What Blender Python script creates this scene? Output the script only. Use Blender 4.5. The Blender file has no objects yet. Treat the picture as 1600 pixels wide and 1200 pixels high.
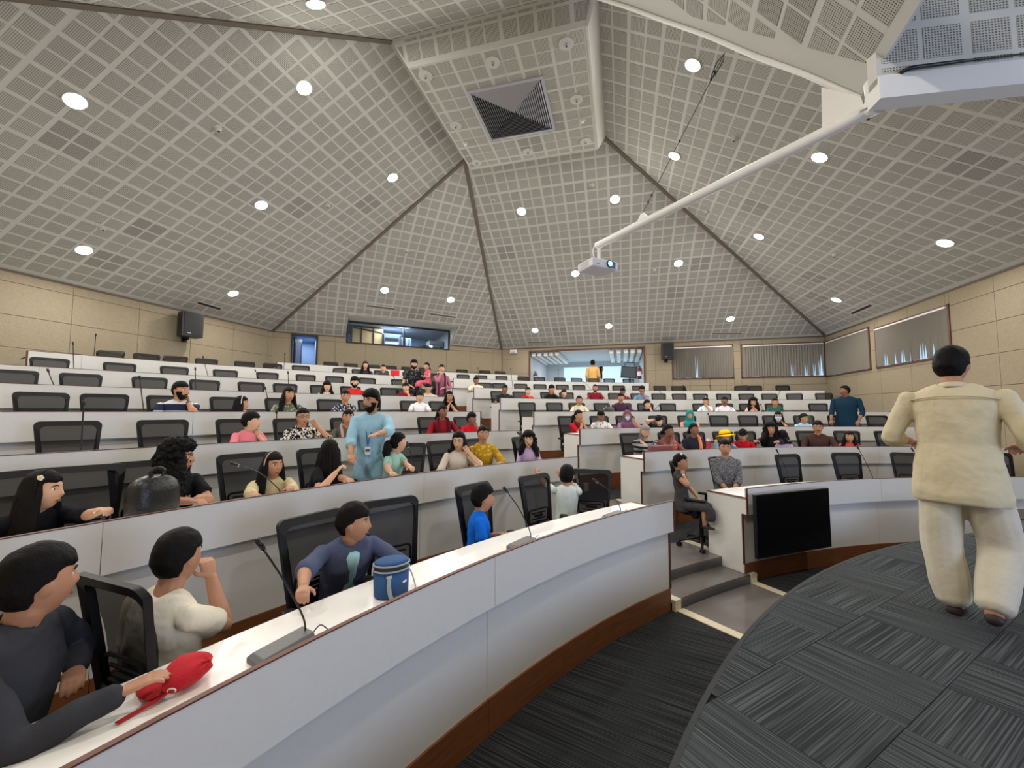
import bpy, math, random
from mathutils import Vector, Matrix, noise
PI = math.pi
random.seed(7)
scn = bpy.context.scene
COL = scn.collection

# ------------------------------------------------------------------ camera
CAMZ = 2.06                       # lens height above the lower floor
F_PX, PITCH = 640.0, math.radians(3.86)
cd = bpy.data.cameras.new('camera')
cd.sensor_width = 36.0
cd.lens = F_PX / 1600 * 36
cd.clip_end = 200
cam = bpy.data.objects.new('camera', cd)
COL.objects.link(cam)
cam.location = (0, 0, CAMZ)
cam.rotation_euler = (PI / 2 + PITCH, 0, 0)
scn.camera = cam

# ------------------------------------------------------------------ world
w = bpy.data.worlds.new('world')
scn.world = w
w.use_nodes = True
bg = w.node_tree.nodes['Background']
bg.inputs[0].default_value = (0.62, 0.80, 1.0, 1)
bg.inputs[1].default_value = 1.3
scn.view_settings.view_transform = 'Standard'
scn.view_settings.look = 'None'
scn.view_settings.gamma = 1
scn.view_settings.use_curve_mapping = False
scn.view_settings.exposure = 0.0

LAMP_W = 60.0                     # each ceiling downlight
SCREEN_E = 12.0                    # projection screen beside the stage
BACK_W = 120.0                    # rooms behind the back wall

# ------------------------------------------------------------------ room frame
TH = math.radians(-14.8)
U = Vector((math.cos(TH), math.sin(TH), 0))
V = Vector((-math.sin(TH), math.cos(TH), 0))
def W(u, v, z): return U * u + V * v + Vector((0, 0, z))
def uvz(P): return (P.dot(U), P.dot(V), P.z)
UL, UR, VB, VF = -11.44, 7.26, 17.16, -1.54
EAVE = 4.81
CC = Vector((6.783, -3.018, 0))   # centre of the curved benches and of the stage
RAD = [8.98, 10.71, 12.36, 13.95, 15.51, 17.08, 18.62, 20.19]
RIM = [1.13, 1.416, 1.725, 2.06, 2.419, 2.769, 3.154, 3.502]
FLR = [r - .91 for r in RIM]
STAGE_R, STAGE_Z = 7.72, .76
CAMP = Vector((0, 0, CAMZ))
def ray(u, v):
    a = u - 800; b = 600 - v
    return Vector((a, F_PX * math.cos(PITCH) - b * math.sin(PITCH), F_PX * math.sin(PITCH) + b * math.cos(PITCH)))
def at_z(u, v, z):
    D = ray(u, v); return CAMP + D * ((z - CAMZ) / D.z)
def at_r(u, v, R):
    D = ray(u, v)
    A = D.x ** 2 + D.y ** 2; B = -2 * (D.x * CC.x + D.y * CC.y); C_ = CC.x ** 2 + CC.y ** 2 - R * R
    t = (-B + math.sqrt(B * B - 4 * A * C_)) / 2 / A
    return CAMP + D * t
def at_plane(u, v, P0, n):
    D = ray(u, v); return CAMP + D * ((P0 - CAMP).dot(n) / D.dot(n))
def polar(a, r, z=0):
    a = math.radians(a); return Vector((CC.x + r * math.cos(a), CC.y + r * math.sin(a), z))
def ang_of(P): return math.degrees(math.atan2(P.y - CC.y, P.x - CC.x))
def px(P):
    q = P - CAMP
    fw = q.y * math.cos(PITCH) + q.z * math.sin(PITCH); up = -q.y * math.sin(PITCH) + q.z * math.cos(PITCH)
    if fw < .05: return None
    return 800 + F_PX * q.x / fw, 600 - F_PX * up / fw

# ------------------------------------------------------------------ mesh helpers
class MB:
    def __init__(s): s.v = []; s.f = []; s.uv = {}; s.m = []; s.cm = 0
    def add(s, vs, fs, mat=None):
        o = len(s.v); s.v += [tuple(x) for x in vs]
        for f in fs: s.f.append(tuple(i + o for i in f)); s.m.append(s.cm if mat is None else mat)
        return s
    def box(s, c, size, rot=None, mat=None):
        sx, sy, sz = (x / 2 for x in size); c = Vector(c)
        vs = [Vector((x, y, z)) for x in (-sx, sx) for y in (-sy, sy) for z in (-sz, sz)]
        if rot is not None: vs = [rot @ v for v in vs]
        vs = [v + c for v in vs]
        return s.add(vs, [(0, 1, 3, 2), (4, 6, 7, 5), (0, 4, 5, 1), (2, 3, 7, 6), (0, 2, 6, 4), (1, 5, 7, 3)], mat)
    def prism(s, poly, off, mat=None):
        n = len(poly); off = Vector(off); P = [Vector(p) for p in poly]
        return s.add(P + [p + off for p in P], [tuple(range(n))[::-1], tuple(range(n, 2 * n))] + [(i, (i + 1) % n, (i + 1) % n + n, i + n) for i in range(n)], mat)
    def ring(s, a0, a1, r0, r1, z0, z1, n=None, mat=None):
        n = n or max(1, int(abs(a1 - a0) / 1.5)); vs = []; fs = []
        for i in range(n + 1):
            a = a0 + (a1 - a0) * i / n
            vs += [polar(a, r0, z0), polar(a, r1, z0), polar(a, r1, z1), polar(a, r0, z1)]
        for i in range(n):
            b = i * 4
            for k in range(4): fs.append((b + k, b + (k + 1) % 4, b + 4 + (k + 1) % 4, b + 4 + k))
        fs += [(3, 2, 1, 0), (n * 4, n * 4 + 1, n * 4 + 2, n * 4 + 3)]
        return s.add(vs, fs, mat)
    def tube(s, pts, rad, seg=8, closed=False, mat=None, flat=None, smooth=0):
        pts = [Vector(p) for p in pts]; n = len(pts)
        if not hasattr(rad, '__len__'): rad = [rad] * n
        rad = [r if hasattr(r, '__len__') else (r, r) for r in rad]
        if smooth and n > 2 and not closed:
            q = []; rr = []
            for i in range(n - 1):
                p0 = pts[max(0, i - 1)]; p1 = pts[i]; p2 = pts[i + 1]; p3 = pts[min(n - 1, i + 2)]
                for k in range(smooth):
                    t = k / smooth
                    q.append(.5 * ((2 * p1) + (p2 - p0) * t + (2 * p0 - 5 * p1 + 4 * p2 - p3) * t * t + (3 * p1 - p0 - 3 * p2 + p3) * t ** 3))
                    e = t * t * (3 - 2 * t)
                    rr.append((rad[i][0] * (1 - e) + rad[i + 1][0] * e, rad[i][1] * (1 - e) + rad[i + 1][1] * e))
            q.append(pts[-1]); rr.append(rad[-1]); pts, rad, n = q, rr, len(q)
        def tan(i):
            if closed: return (pts[(i + 1) % n] - pts[i - 1]).normalized()
            return (pts[min(n - 1, i + 1)] - pts[max(0, i - 1)]).normalized()
        t = tan(0); x = Vector(flat) if flat else (Vector((0, 0, 1)) if abs(t.z) < .9 else Vector((1, 0, 0)))
        rings = []
        for i in range(n):
            t = tan(i); x = (x - t * x.dot(t))
            if x.length < 1e-6: x = t.orthogonal()
            x.normalize(); y = t.cross(x)
            rings.append([pts[i] + x * (math.cos(2 * PI * k / seg) * rad[i][0]) + y * (math.sin(2 * PI * k / seg) * rad[i][1]) for k in range(seg)])
        vs = [v for r in rings for v in r]; fs = []
        for i in range(n if closed else n - 1):
            j = (i + 1) % n
            for k in range(seg): fs.append((i * seg + k, i * seg + (k + 1) % seg, j * seg + (k + 1) % seg, j * seg + k))
        if not closed:
            a = len(vs); t0 = tan(0); t1 = tan(n - 1)
            h0 = min(rad[0]) * .5; h1 = min(rad[-1]) * .5
            for (base, c, t, h, fl) in ((0, pts[0], -t0, h0, 1), ((n - 1) * seg, pts[-1], t1, h1, 0)):
                o = len(vs)
                vs += [c + (vs[base + k] - c) * .7 + t * h * .75 for k in range(seg)] + [c + t * h]
                for k in range(seg):
                    q4 = (base + k, base + (k + 1) % seg, o + (k + 1) % seg, o + k); tri = (o + k, o + (k + 1) % seg, o + seg)
                    if fl: q4 = q4[::-1]; tri = tri[::-1]
                    fs += [q4, tri]
        return s.add(vs, fs, mat)
    def ell(s, c, r, rot=None, nu=12, nv=8, mat=None):
        c = Vector(c); vs = []; fs = []
        if not hasattr(r, '__len__'): r = (r, r, r)
        for j in range(1, nv):
            th = PI * j / nv
            for i in range(nu):
                p = Vector((r[0] * math.sin(th) * math.cos(2 * PI * i / nu), r[1] * math.sin(th) * math.sin(2 * PI * i / nu), r[2] * math.cos(th)))
                vs.append(c + (rot @ p if rot is not None else p))
        a = Vector((0, 0, r[2])); b = -a
        if rot is not None: a = rot @ a; b = rot @ b
        vs += [c + a, c + b]; T = len(vs) - 2
        for j in range(nv - 2):
            for i in range(nu): fs.append((j * nu + i, (j + 1) * nu + i, (j + 1) * nu + (i + 1) % nu, j * nu + (i + 1) % nu))
        for i in range(nu):
            fs.append((T, i, (i + 1) % nu)); fs.append((T + 1, (nv - 2) * nu + (i + 1) % nu, (nv - 2) * nu + i))
        return s.add(vs, fs, mat)
    def loft(s, rings, mat=None, cap=True):
        n = len(rings[0]); vs = [v for r in rings for v in r]; fs = []
        for i in range(len(rings) - 1):
            for k in range(n): fs.append((i * n + k, i * n + (k + 1) % n, (i + 1) * n + (k + 1) % n, (i + 1) * n + k))
        if cap: fs += [tuple(range(n))[::-1], tuple(range((len(rings) - 1) * n, len(rings) * n))]
        return s.add(vs, fs, mat)
    def cyl(s, p0, p1, r, seg=16, mat=None, r1=None):
        p0 = Vector(p0); p1 = Vector(p1); t = (p1 - p0).normalized(); x = t.orthogonal().normalized(); y = t.cross(x)
        r1 = r if r1 is None else r1
        return s.loft([[p + (x * math.cos(2 * PI * k / seg) + y * math.sin(2 * PI * k / seg)) * q for k in range(seg)] for p, q in ((p0, r), (p1, r1))], mat)
    def mesh(s, name, mats, smooth=False):
        me = bpy.data.meshes.new(name); me.from_pydata(s.v, [], s.f); me.update()
        if not isinstance(mats, (list, tuple)): mats = [mats]
        for m in mats: me.materials.append(m)
        if len(mats) > 1: me.polygons.foreach_set('material_index', s.m)
        if smooth: me.polygons.foreach_set('use_smooth', [True] * len(me.polygons))
        return me
    def build(s, name, mats, parent=None, smooth=False, bevel=0, **kw):
        return obj(name, s.mesh(name, mats, smooth), parent, bevel, **kw)
def obj(name, me, parent=None, bevel=0, **kw):
    o = bpy.data.objects.new(name, me); COL.objects.link(o)
    if parent is not None: o.parent = parent
    if bevel:
        b = o.modifiers.new('bevel', 'BEVEL'); b.width = bevel; b.segments = 2; b.limit_method = 'ANGLE'
    for k, v in kw.items(): o[k] = v
    return o
def empty(name, loc=(0, 0, 0), rz=0.0, **kw):
    o = bpy.data.objects.new(name, None); COL.objects.link(o); o.location = loc; o.rotation_euler = (0, 0, rz)
    o.empty_display_size = .1
    for k, v in kw.items(): o[k] = v
    return o
def copy_tree(o, parent=None):
    c = o.copy(); COL.objects.link(c); c.parent = parent
    for ch in KIDS[o.name]:
        d = ch.copy(); COL.objects.link(d); d.parent = c
    return c
KIDS = {}
def R3(rx=0, ry=0, rz=0): return (Matrix.Rotation(rz, 3, 'Z') @ Matrix.Rotation(ry, 3, 'Y') @ Matrix.Rotation(rx, 3, 'X'))
def clip(poly, planes):
    # poly: list of 2D tuples, planes: (a,b,c) keep a*x+b*y>=c
    for a, b, c in planes:
        out = []
        for i in range(len(poly)):
            p, q = poly[i], poly[(i + 1) % len(poly)]
            dp = a * p[0] + b * p[1] - c; dq = a * q[0] + b * q[1] - c
            if dp >= 0: out.append(p)
            if dp * dq < 0:
                t = dp / (dp - dq); out.append((p[0] + (q[0] - p[0]) * t, p[1] + (q[1] - p[1]) * t))
        poly = out
        if len(poly) < 3: return []
    return poly
def hull_planes(poly, inset=0):
    A = sum(poly[i][0] * poly[(i + 1) % len(poly)][1] - poly[(i + 1) % len(poly)][0] * poly[i][1] for i in range(len(poly)))
    sg = 1 if A > 0 else -1; out = []
    for i in range(len(poly)):
        p, q = poly[i], poly[(i + 1) % len(poly)]
        nx, ny = -(q[1] - p[1]) * sg, (q[0] - p[0]) * sg; L = math.hypot(nx, ny)
        if L < 1e-6: continue
        nx /= L; ny /= L; out.append((nx, ny, nx * p[0] + ny * p[1] + inset))
    return out
def area2(poly): return abs(sum(poly[i][0] * poly[(i + 1) % len(poly)][1] - poly[(i + 1) % len(poly)][0] * poly[i][1] for i in range(len(poly)))) / 2

# ------------------------------------------------------------------ materials
def lin(c): return tuple(((x / 255) / 12.92 if x / 255 <= .04045 else ((x / 255 + .055) / 1.055) ** 2.4) for x in c)
def mat(name, rgb, rough=.6, metal=0, spec=.5, noise_amt=0, nscale=8, bump=0, bscale=60, emit=0, coord='Object', ecol=None):
    m = bpy.data.materials.new(name); m.use_nodes = True; nt = m.node_tree; N = nt.nodes; L = nt.links
    p = N['Principled BSDF']; col = (*lin(rgb), 1)
    p.inputs['Base Color'].default_value = col; p.inputs['Roughness'].default_value = rough; p.inputs['Metallic'].default_value = metal
    p.inputs['Specular IOR Level'].default_value = spec
    if emit: p.inputs['Emission Color'].default_value = (*lin(ecol or rgb), 1); p.inputs['Emission Strength'].default_value = emit
    if noise_amt or bump:
        tc = N.new('ShaderNodeTexCoord')
    if noise_amt:
        n = N.new('ShaderNodeTexNoise'); n.inputs['Scale'].default_value = nscale; n.inputs['Detail'].default_value = 5
        L.new(tc.outputs[coord], n.inputs['Vector'])
        mx = N.new('ShaderNodeMix'); mx.data_type = 'RGBA'
        mx.inputs[6].default_value = tuple(c * (1 - noise_amt) for c in col[:3]) + (1,)
        mx.inputs[7].default_value = tuple(min(1, c * (1 + noise_amt)) for c in col[:3]) + (1,)
        L.new(n.outputs['Fac'], mx.inputs[0]); L.new(mx.outputs[2], p.inputs['Base Color'])
    if bump:
        n2 = N.new('ShaderNodeTexNoise'); n2.inputs['Scale'].default_value = bscale; n2.inputs['Detail'].default_value = 3
        L.new(tc.outputs[coord], n2.inputs['Vector'])
        b = N.new('ShaderNodeBump'); b.inputs['Strength'].default_value = bump; b.inputs['Distance'].default_value = .01
        L.new(n2.outputs['Fac'], b.inputs['Height']); L.new(b.outputs[0], p.inputs['Normal'])
    return m
def math_node(nt, op, a, b=None, c=None):
    n = nt.nodes.new('ShaderNodeMath'); n.operation = op
    for i, x in enumerate((a, b, c)):
        if x is None: continue
        if isinstance(x, (int, float)): n.inputs[i].default_value = x
        else: nt.links.new(x, n.inputs[i])
    return n.outputs[0]
def mixcol(nt, fac, a, b):
    m = nt.nodes.new('ShaderNodeMix'); m.data_type = 'RGBA'
    nt.links.new(fac, m.inputs[0])
    for i, x in ((6, a), (7, b)):
        if isinstance(x, tuple): m.inputs[i].default_value = (*x[:3], 1)
        else: nt.links.new(x, m.inputs[i])
    return m.outputs[2]
def perf_mat(name, rgb, hole):
    m = mat(name, rgb, .85, spec=.2); nt = m.node_tree; p = nt.nodes['Principled BSDF']
    uv = nt.nodes.new('ShaderNodeUVMap'); sp = nt.nodes.new('ShaderNodeSeparateXYZ'); nt.links.new(uv.outputs[0], sp.inputs[0])
    fx = math_node(nt, 'SUBTRACT', math_node(nt, 'FRACT', math_node(nt, 'DIVIDE', sp.outputs[0], .0204)), .5)
    fy = math_node(nt, 'SUBTRACT', math_node(nt, 'FRACT', math_node(nt, 'DIVIDE', sp.outputs[1], .0204)), .5)
    d = math_node(nt, 'SQRT', math_node(nt, 'ADD', math_node(nt, 'MULTIPLY', fx, fx), math_node(nt, 'MULTIPLY', fy, fy)))
    h = math_node(nt, 'LESS_THAN', d, .29)
    at = nt.nodes.new('ShaderNodeAttribute'); at.attribute_name = 'tone'
    base = nt.nodes.new('ShaderNodeVectorMath'); base.operation = 'SCALE'; base.inputs[0].default_value = lin(rgb)
    nt.links.new(math_node(nt, 'ADD', at.outputs['Fac'], 1.0), base.inputs['Scale'])
    c = mixcol(nt, h, base.outputs[0], lin(hole)); nt.links.new(c, p.inputs['Base Color'])
    return m
M = {}
M['lam'] = mat('laminate_white', (226, 224, 219), .42, noise_amt=.03, nscale=30)
M['lam_top'] = mat('worktop_white', (244, 242, 238), .28)
M['edge'] = mat('edge_band_brown', (96, 52, 36), .5)
M['gap'] = mat('shadow_gap_dark', (40, 38, 40), .8)
M['wallb'] = mat('wall_board_tan', (156, 144, 122), .9, spec=.1, noise_amt=.18, nscale=22, bump=.5, bscale=70)
M['wallback'] = mat('wall_backing', (120, 100, 74), .9)
M['ceil'] = mat('ceiling_paint', (200, 199, 193), .8, spec=.2, noise_amt=.03, nscale=3)
M['perf'] = perf_mat('perforated_board', (184, 182, 174), (92, 90, 84))
M['strip'] = mat('hip_batten', (112, 100, 88), .6)
M['vent'] = mat('vent_grey', (172, 172, 180), .4, metal=.2)
M['ventd'] = mat('vent_dark', (30, 30, 34), .8)
M['white'] = mat('white_paint', (230, 228, 224), .4)
M['chair'] = mat('chair_black_plastic', (13, 13, 15), .5, spec=.3)
M['chairf'] = mat('chair_black_fabric', (20, 20, 22), .9, bump=.3, bscale=300)
M['black'] = mat('black_plastic', (16, 16, 18), .4)
M['blackm'] = mat('black_metal', (24, 24, 26), .35, metal=.4)
M['grey'] = mat('grey_plastic', (96, 97, 100), .45)
M['lgrey'] = mat('light_grey_plastic', (170, 172, 176), .4)
M['chrome'] = mat('chrome', (200, 200, 205), .2, metal=1)
M['screen'] = mat('screen_black', (6, 6, 8), .12)
M['cream'] = mat('cream_stone', (226, 214, 182), .35, noise_amt=.05, nscale=12)
M['frame'] = mat('window_frame_brown', (92, 52, 38), .5)
M['framek'] = mat('frame_black', (20, 19, 20), .5)
M['blind'] = mat('blind_fabric', (126, 120, 111), .9, spec=.1, bump=.2, bscale=200)
M['skinl'] = mat('skin_light', (206, 160, 130), .55, noise_amt=.06, nscale=30)
M['skinm'] = mat('skin_medium', (180, 130, 100), .55, noise_amt=.06, nscale=30)
M['skind'] = mat('skin_dark', (132, 90, 68), .55, noise_amt=.06, nscale=30)
M['hair'] = mat('hair_black', (14, 11, 11), .62, spec=.14, bump=.35, bscale=160)
M['hairg'] = mat('hair_grey', (140, 136, 130), .6, noise_amt=.3, nscale=90, bump=.8, bscale=120)
M['eyew'] = mat('eye_white', (225, 220, 214), .3)
M['iris'] = mat('iris_dark', (24, 14, 10), .2)
M['lips'] = mat('lips', (134, 72, 64), .5)
M['shoe'] = mat('sandal_dark', (44, 30, 26), .6)
def wood():
    m = mat('wood_brown', (96, 52, 30), .45); nt = m.node_tree; p = nt.nodes['Principled BSDF']
    tc = nt.nodes.new('ShaderNodeTexCoord'); mp = nt.nodes.new('ShaderNodeMapping'); nt.links.new(tc.outputs['Object'], mp.inputs[0]); mp.inputs['Scale'].default_value = (1, 1, 14)
    n = nt.nodes.new('ShaderNodeTexNoise'); n.inputs['Scale'].default_value = 3; n.inputs['Detail'].default_value = 8; n.inputs['Distortion'].default_value = 1.2; nt.links.new(mp.outputs[0], n.inputs['Vector'])
    c = mixcol(nt, n.outputs['Fac'], lin((92, 52, 26)), lin((152, 94, 54))); nt.links.new(c, p.inputs['Base Color']); return m
M['wood'] = wood()
def mesh_fabric():
    m = bpy.data.materials.new('chair_mesh_fabric'); m.use_nodes = True; nt = m.node_tree; nt.nodes.clear()
    o = nt.nodes.new('ShaderNodeOutputMaterial'); t = nt.nodes.new('ShaderNodeBsdfTransparent'); d = nt.nodes.new('ShaderNodeBsdfDiffuse'); mx = nt.nodes.new('ShaderNodeMixShader')
    d.inputs[0].default_value = (*lin((34, 34, 37)), 1); mx.inputs[0].default_value = .84
    nt.links.new(t.outputs[0], mx.inputs[1]); nt.links.new(d.outputs[0], mx.inputs[2]); nt.links.new(mx.outputs[0], o.inputs[0]); return m
M['mesh'] = mesh_fabric()
def glass(name, tint, refl=.08, rough=0.0):
    m = bpy.data.materials.new(name); m.use_nodes = True; nt = m.node_tree; nt.nodes.clear()
    o = nt.nodes.new('ShaderNodeOutputMaterial'); t = nt.nodes.new('ShaderNodeBsdfTransparent'); g = nt.nodes.new('ShaderNodeBsdfGlossy'); mx = nt.nodes.new('ShaderNodeMixShader')
    t.inputs[0].default_value = (*tint, 1); g.inputs['Roughness'].default_value = .02; mx.inputs[0].default_value = refl
    nt.links.new(t.outputs[0], mx.inputs[1]); nt.links.new(g.outputs[0], mx.inputs[2]); nt.links.new(mx.outputs[0], o.inputs[0]); return m
M['glass'] = glass('window_glass', (.85, .93, .97))
M['glassc'] = glass('control_room_glass', (.88, .93, .97), .04)
def carpet(name, dark, light, scale=1.0, w_=90):
    m = mat(name, dark, .95, spec=.1); nt = m.node_tree; p = nt.nodes['Principled BSDF']
    uv = nt.nodes.new('ShaderNodeUVMap'); mp = nt.nodes.new('ShaderNodeMapping'); nt.links.new(uv.outputs[0], mp.inputs[0]); mp.inputs['Scale'].default_value = (1.2 * scale, w_ * scale, 1)
    n = nt.nodes.new('ShaderNodeTexNoise'); n.inputs['Scale'].default_value = 1; n.inputs['Detail'].default_value = 2; nt.links.new(mp.outputs[0], n.inputs['Vector'])
    r = nt.nodes.new('ShaderNodeValToRGB'); r.color_ramp.elements[0].position = .42; r.color_ramp.elements[1].position = .66
    r.color_ramp.elements[0].color = (*lin(dark), 1); r.color_ramp.elements[1].color = (*lin(light), 1)
    nt.links.new(n.outputs['Fac'], r.inputs[0]); nt.links.new(r.outputs[0], p.inputs['Base Color'])
    b = nt.nodes.new('ShaderNodeBump'); b.inputs['Strength'].default_value = .35; b.inputs['Distance'].default_value = .006
    nt.links.new(n.outputs['Fac'], b.inputs['Height']); nt.links.new(b.outputs[0], p.inputs['Normal']); return m
M['carpet'] = carpet('stage_carpet', (46, 49, 51), (84, 88, 89), 1, 130)
M['carpetd'] = carpet('floor_carpet_dark', (36, 37, 38), (70, 72, 72), 1, 110)
def stone():
    m = mat('grey_stone_tile', (118, 112, 108), .18, noise_amt=.12, nscale=5); return m
M['stone'] = stone()
M['riser'] = mat('grey_riser', (96, 97, 100), .35, noise_amt=.08, nscale=6)

def set_uv(me, fn):
    uvl = me.uv_layers.new(name='UVMap')
    for poly in me.polygons:
        for li in poly.loop_indices:
            uvl.data[li].uv = fn(me.vertices[me.loops[li].vertex_index].co, poly.index)
# ================================================================== ROOM SHELL
ROOM = [(UL, VF), (UR, VF), (UR, VB), (-5.01, VB), (UL, 11.28)]      # plan, (u, v)
ROOM_XY = [tuple(W(u, v, 0)[:2]) for u, v in ROOM]
ROOM_PL = hull_planes(ROOM_XY)
AU, AV = UL, 11.28
BU, BV = -5.01, VB

# ---- lower floor
mb = MB(); P = [Vector((x, y, -.12)) for x, y in ROOM_XY]; mb.prism(P, (0, 0, .12))
me = mb.mesh('floor', M['carpetd'])
ca = math.radians(-31)
set_uv(me, lambda co, i: (co.x * math.cos(ca) + co.y * math.sin(ca), -co.x * math.sin(ca) + co.y * math.cos(ca)))
obj('floor', me, kind='structure')

# ---- stage
def sector_poly(a0, a1, r, n=60): return [tuple(polar(a0 + (a1 - a0) * i / n, r)[:2]) for i in range(n + 1)]
stage_poly = clip([(CC.x, CC.y)] + sector_poly(60, 200, STAGE_R, 90), ROOM_PL)
mb = MB(); mb.prism([Vector((x, y, .001)) for x, y in stage_poly], (0, 0, STAGE_Z - .012))
st = mb.build('stage', mat('stage_side', (30, 30, 32), .9)); st['kind'] = 'structure'
# carpet tiles, half a metre square, stripe direction turned on every second tile
g = math.radians(30); gx = Vector((math.cos(g), math.sin(g), 0)); gy = Vector((-math.sin(g), math.cos(g), 0)); TS = .5; TO = Vector((1.37, 2.21, 0))
SP = hull_planes(stage_poly)
for i in range(-14, 22):
    for j in range(-14, 16):
        c = TO + gx * (i + .5) * TS + gy * (j + .5) * TS
        q = [tuple((c + gx * a * (TS / 2 - .0015) + gy * b * (TS / 2 - .0015))[:2]) for a, b in ((-1, -1), (1, -1), (1, 1), (-1, 1))]
        # a circle sector and room walls are both convex here
        q2 = clip(q, SP)
        if len(q2) < 3 or area2(q2) < .004: continue
        P_ = px(Vector((c.x, c.y, STAGE_Z)))
        if c.y < .2 or c.x < -2: continue
        mb = MB(); mb.prism([Vector((x, y, STAGE_Z - .011)) for x, y in q2], (0, 0, .011 + .0008 * ((i * 7 + j * 3) % 3)))
        me = mb.mesh('carpet_tile', M['carpet']); fl = (i + j) % 2 == 0; ox = i * 3.1; oy = j * 1.7
        set_uv(me, lambda co, k: ((co.dot(gx) + ox, co.dot(gy) + oy) if fl else (co.dot(gy) + oy, co.dot(gx) + ox)))
        obj('carpet_tile', me, st)
# nosing
mb = MB(); mb.ring(95, 178, STAGE_R - .012, STAGE_R + .012, STAGE_Z - .05, STAGE_Z + .002, 90)
mb.build('stage_nosing', mat('nosing_dark', (34, 36, 38), .8), st)

# ---- seating tiers (stepped rings, clipped to the room)
AIS_L = [124.70, 123.1, 122.6, 122.36, 122.1, 121.9, 121.7, 121.5]      # left side of the aisle
AIS_R = [116.07, 115.9, 116.2, 116.77, 117.2, 117.6, 117.9, 118.1]
for k in range(8):
    r0 = RAD[k] + .05; r1 = RAD[k + 1] + .05 if k < 7 else 30
    mb = MB(); cuts = [55 + 1.5 * i for i in range(88)]; ra, la_ = AIS_R[k] - .9, AIS_L[k]
    cuts = sorted([c for c in cuts if abs(c - ra) > .3 and abs(c - la_) > .3] + [ra, la_])
    for a, a2 in zip(cuts, cuts[1:]):
        r0 = RAD[k] + (.36 if ra <= (a + a2) / 2 <= la_ else .05); r1 = (RAD[k + 1] + (.36 if AIS_R[k + 1] - .9 <= (a + a2) / 2 <= AIS_L[k + 1] else .05)) if k < 7 else 30
        q = [tuple(polar(x, r)[:2]) for x, r in ((a, r0), (a2, r0), (a2, r1), (a, r1))]
        q = clip(q, ROOM_PL)
        if len(q) > 2: mb.prism([Vector((x, y, 0.001 if k == 0 else FLR[k - 1] - .02)) for x, y in q], (0, 0, FLR[k] - (0.001 if k == 0 else FLR[k - 1] - .02)))
    me = mb.mesh('floor', M['carpetd'])
    set_uv(me, lambda co, i: (co.x * .7 + co.y * .7, co.y * .7 - co.x * .7))
    obj('floor', me, kind='structure')

# ---- aisle stairs: stone treads with cream borders
ax = (polar(AIS_R[0], RAD[0]) - polar(AIS_L[0], RAD[0])); ax.z = 0
st_root = empty('stairs', polar(120.4, RAD[0], 0), 0, kind='structure')
def local(mb, root):
    o = Vector(root.location); mb.v = [tuple(Vector(v) - o) for v in mb.v]; return mb
def tread(k, dr0, dr1, z, last=False):
    al, ar = AIS_L[k] - .06, AIS_R[k] + .02
    r0 = RAD[k] + dr0; r1 = RAD[k] + dr1
    b = math.degrees(.11 / r0)
    def P(a, r): return polar(a, r, 0)
    m1 = MB(); m1.ring(ar + b - .9, al - b * .9, r0, r1, z - .03, z, 6)
    local(m1, st_root).build('stair_tread', M['stone'], st_root)
    m2 = MB(); m2.ring(ar - .9, ar + b - .9, r0 - .012, r1, z - .03, z + .002, 1); local(m2, st_root).build('stair_border', M['cream'], st_root)
    m2 = MB(); m2.ring(al - b * .9, al, r0 - .012, r1, z - .03, z + .002, 1); local(m2, st_root).build('stair_border', M['cream'], st_root)
    return ar, al, b, r0
for k in range(8):
    zf = FLR[k]; zb = 0 if k == 0 else FLR[k - 1]; zm = (zf + zb) / 2
    for (dr0, dr1, z, zl) in ((0.0, .34, zm, zb), (.34, .80 if k else 1.0, zf + .004, zm)):
        ar, al, b, r0 = tread(k, dr0, dr1, z)
        m1 = MB(); m1.ring(ar + b - .9, al - b * .9, r0, r0 + .03, zl, z - .03, 6); local(m1, st_root).build('stair_riser', M['riser'], st_root)
        for a0, a1 in ((ar - .9, ar + b - .9), (al - b * .9, al)):
            m2 = MB(); m2.ring(a0, a1, r0 - .008, r0 + .03, zl, z - .03, 1); local(m2, st_root).build('stair_border', M['cream'], st_root)
# landing at the foot
m1 = MB(); m1.ring(AIS_R[0] - .2, AIS_L[0] - .9, 7.75, RAD[0] - .01, 0.001, .008, 8); local(m1, st_root).build('landing_tile', M['stone'], st_root)
for a0, a1 in ((AIS_R[0] - .9, AIS_R[0] - .2), (AIS_L[0] - .9, AIS_L[0] - .2)):
    m1 = MB(); m1.ring(a0, a1, 7.75, RAD[0] - .01, 0.001, .010, 1); local(m1, st_root).build('stair_border', M['cream'], st_root)

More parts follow.
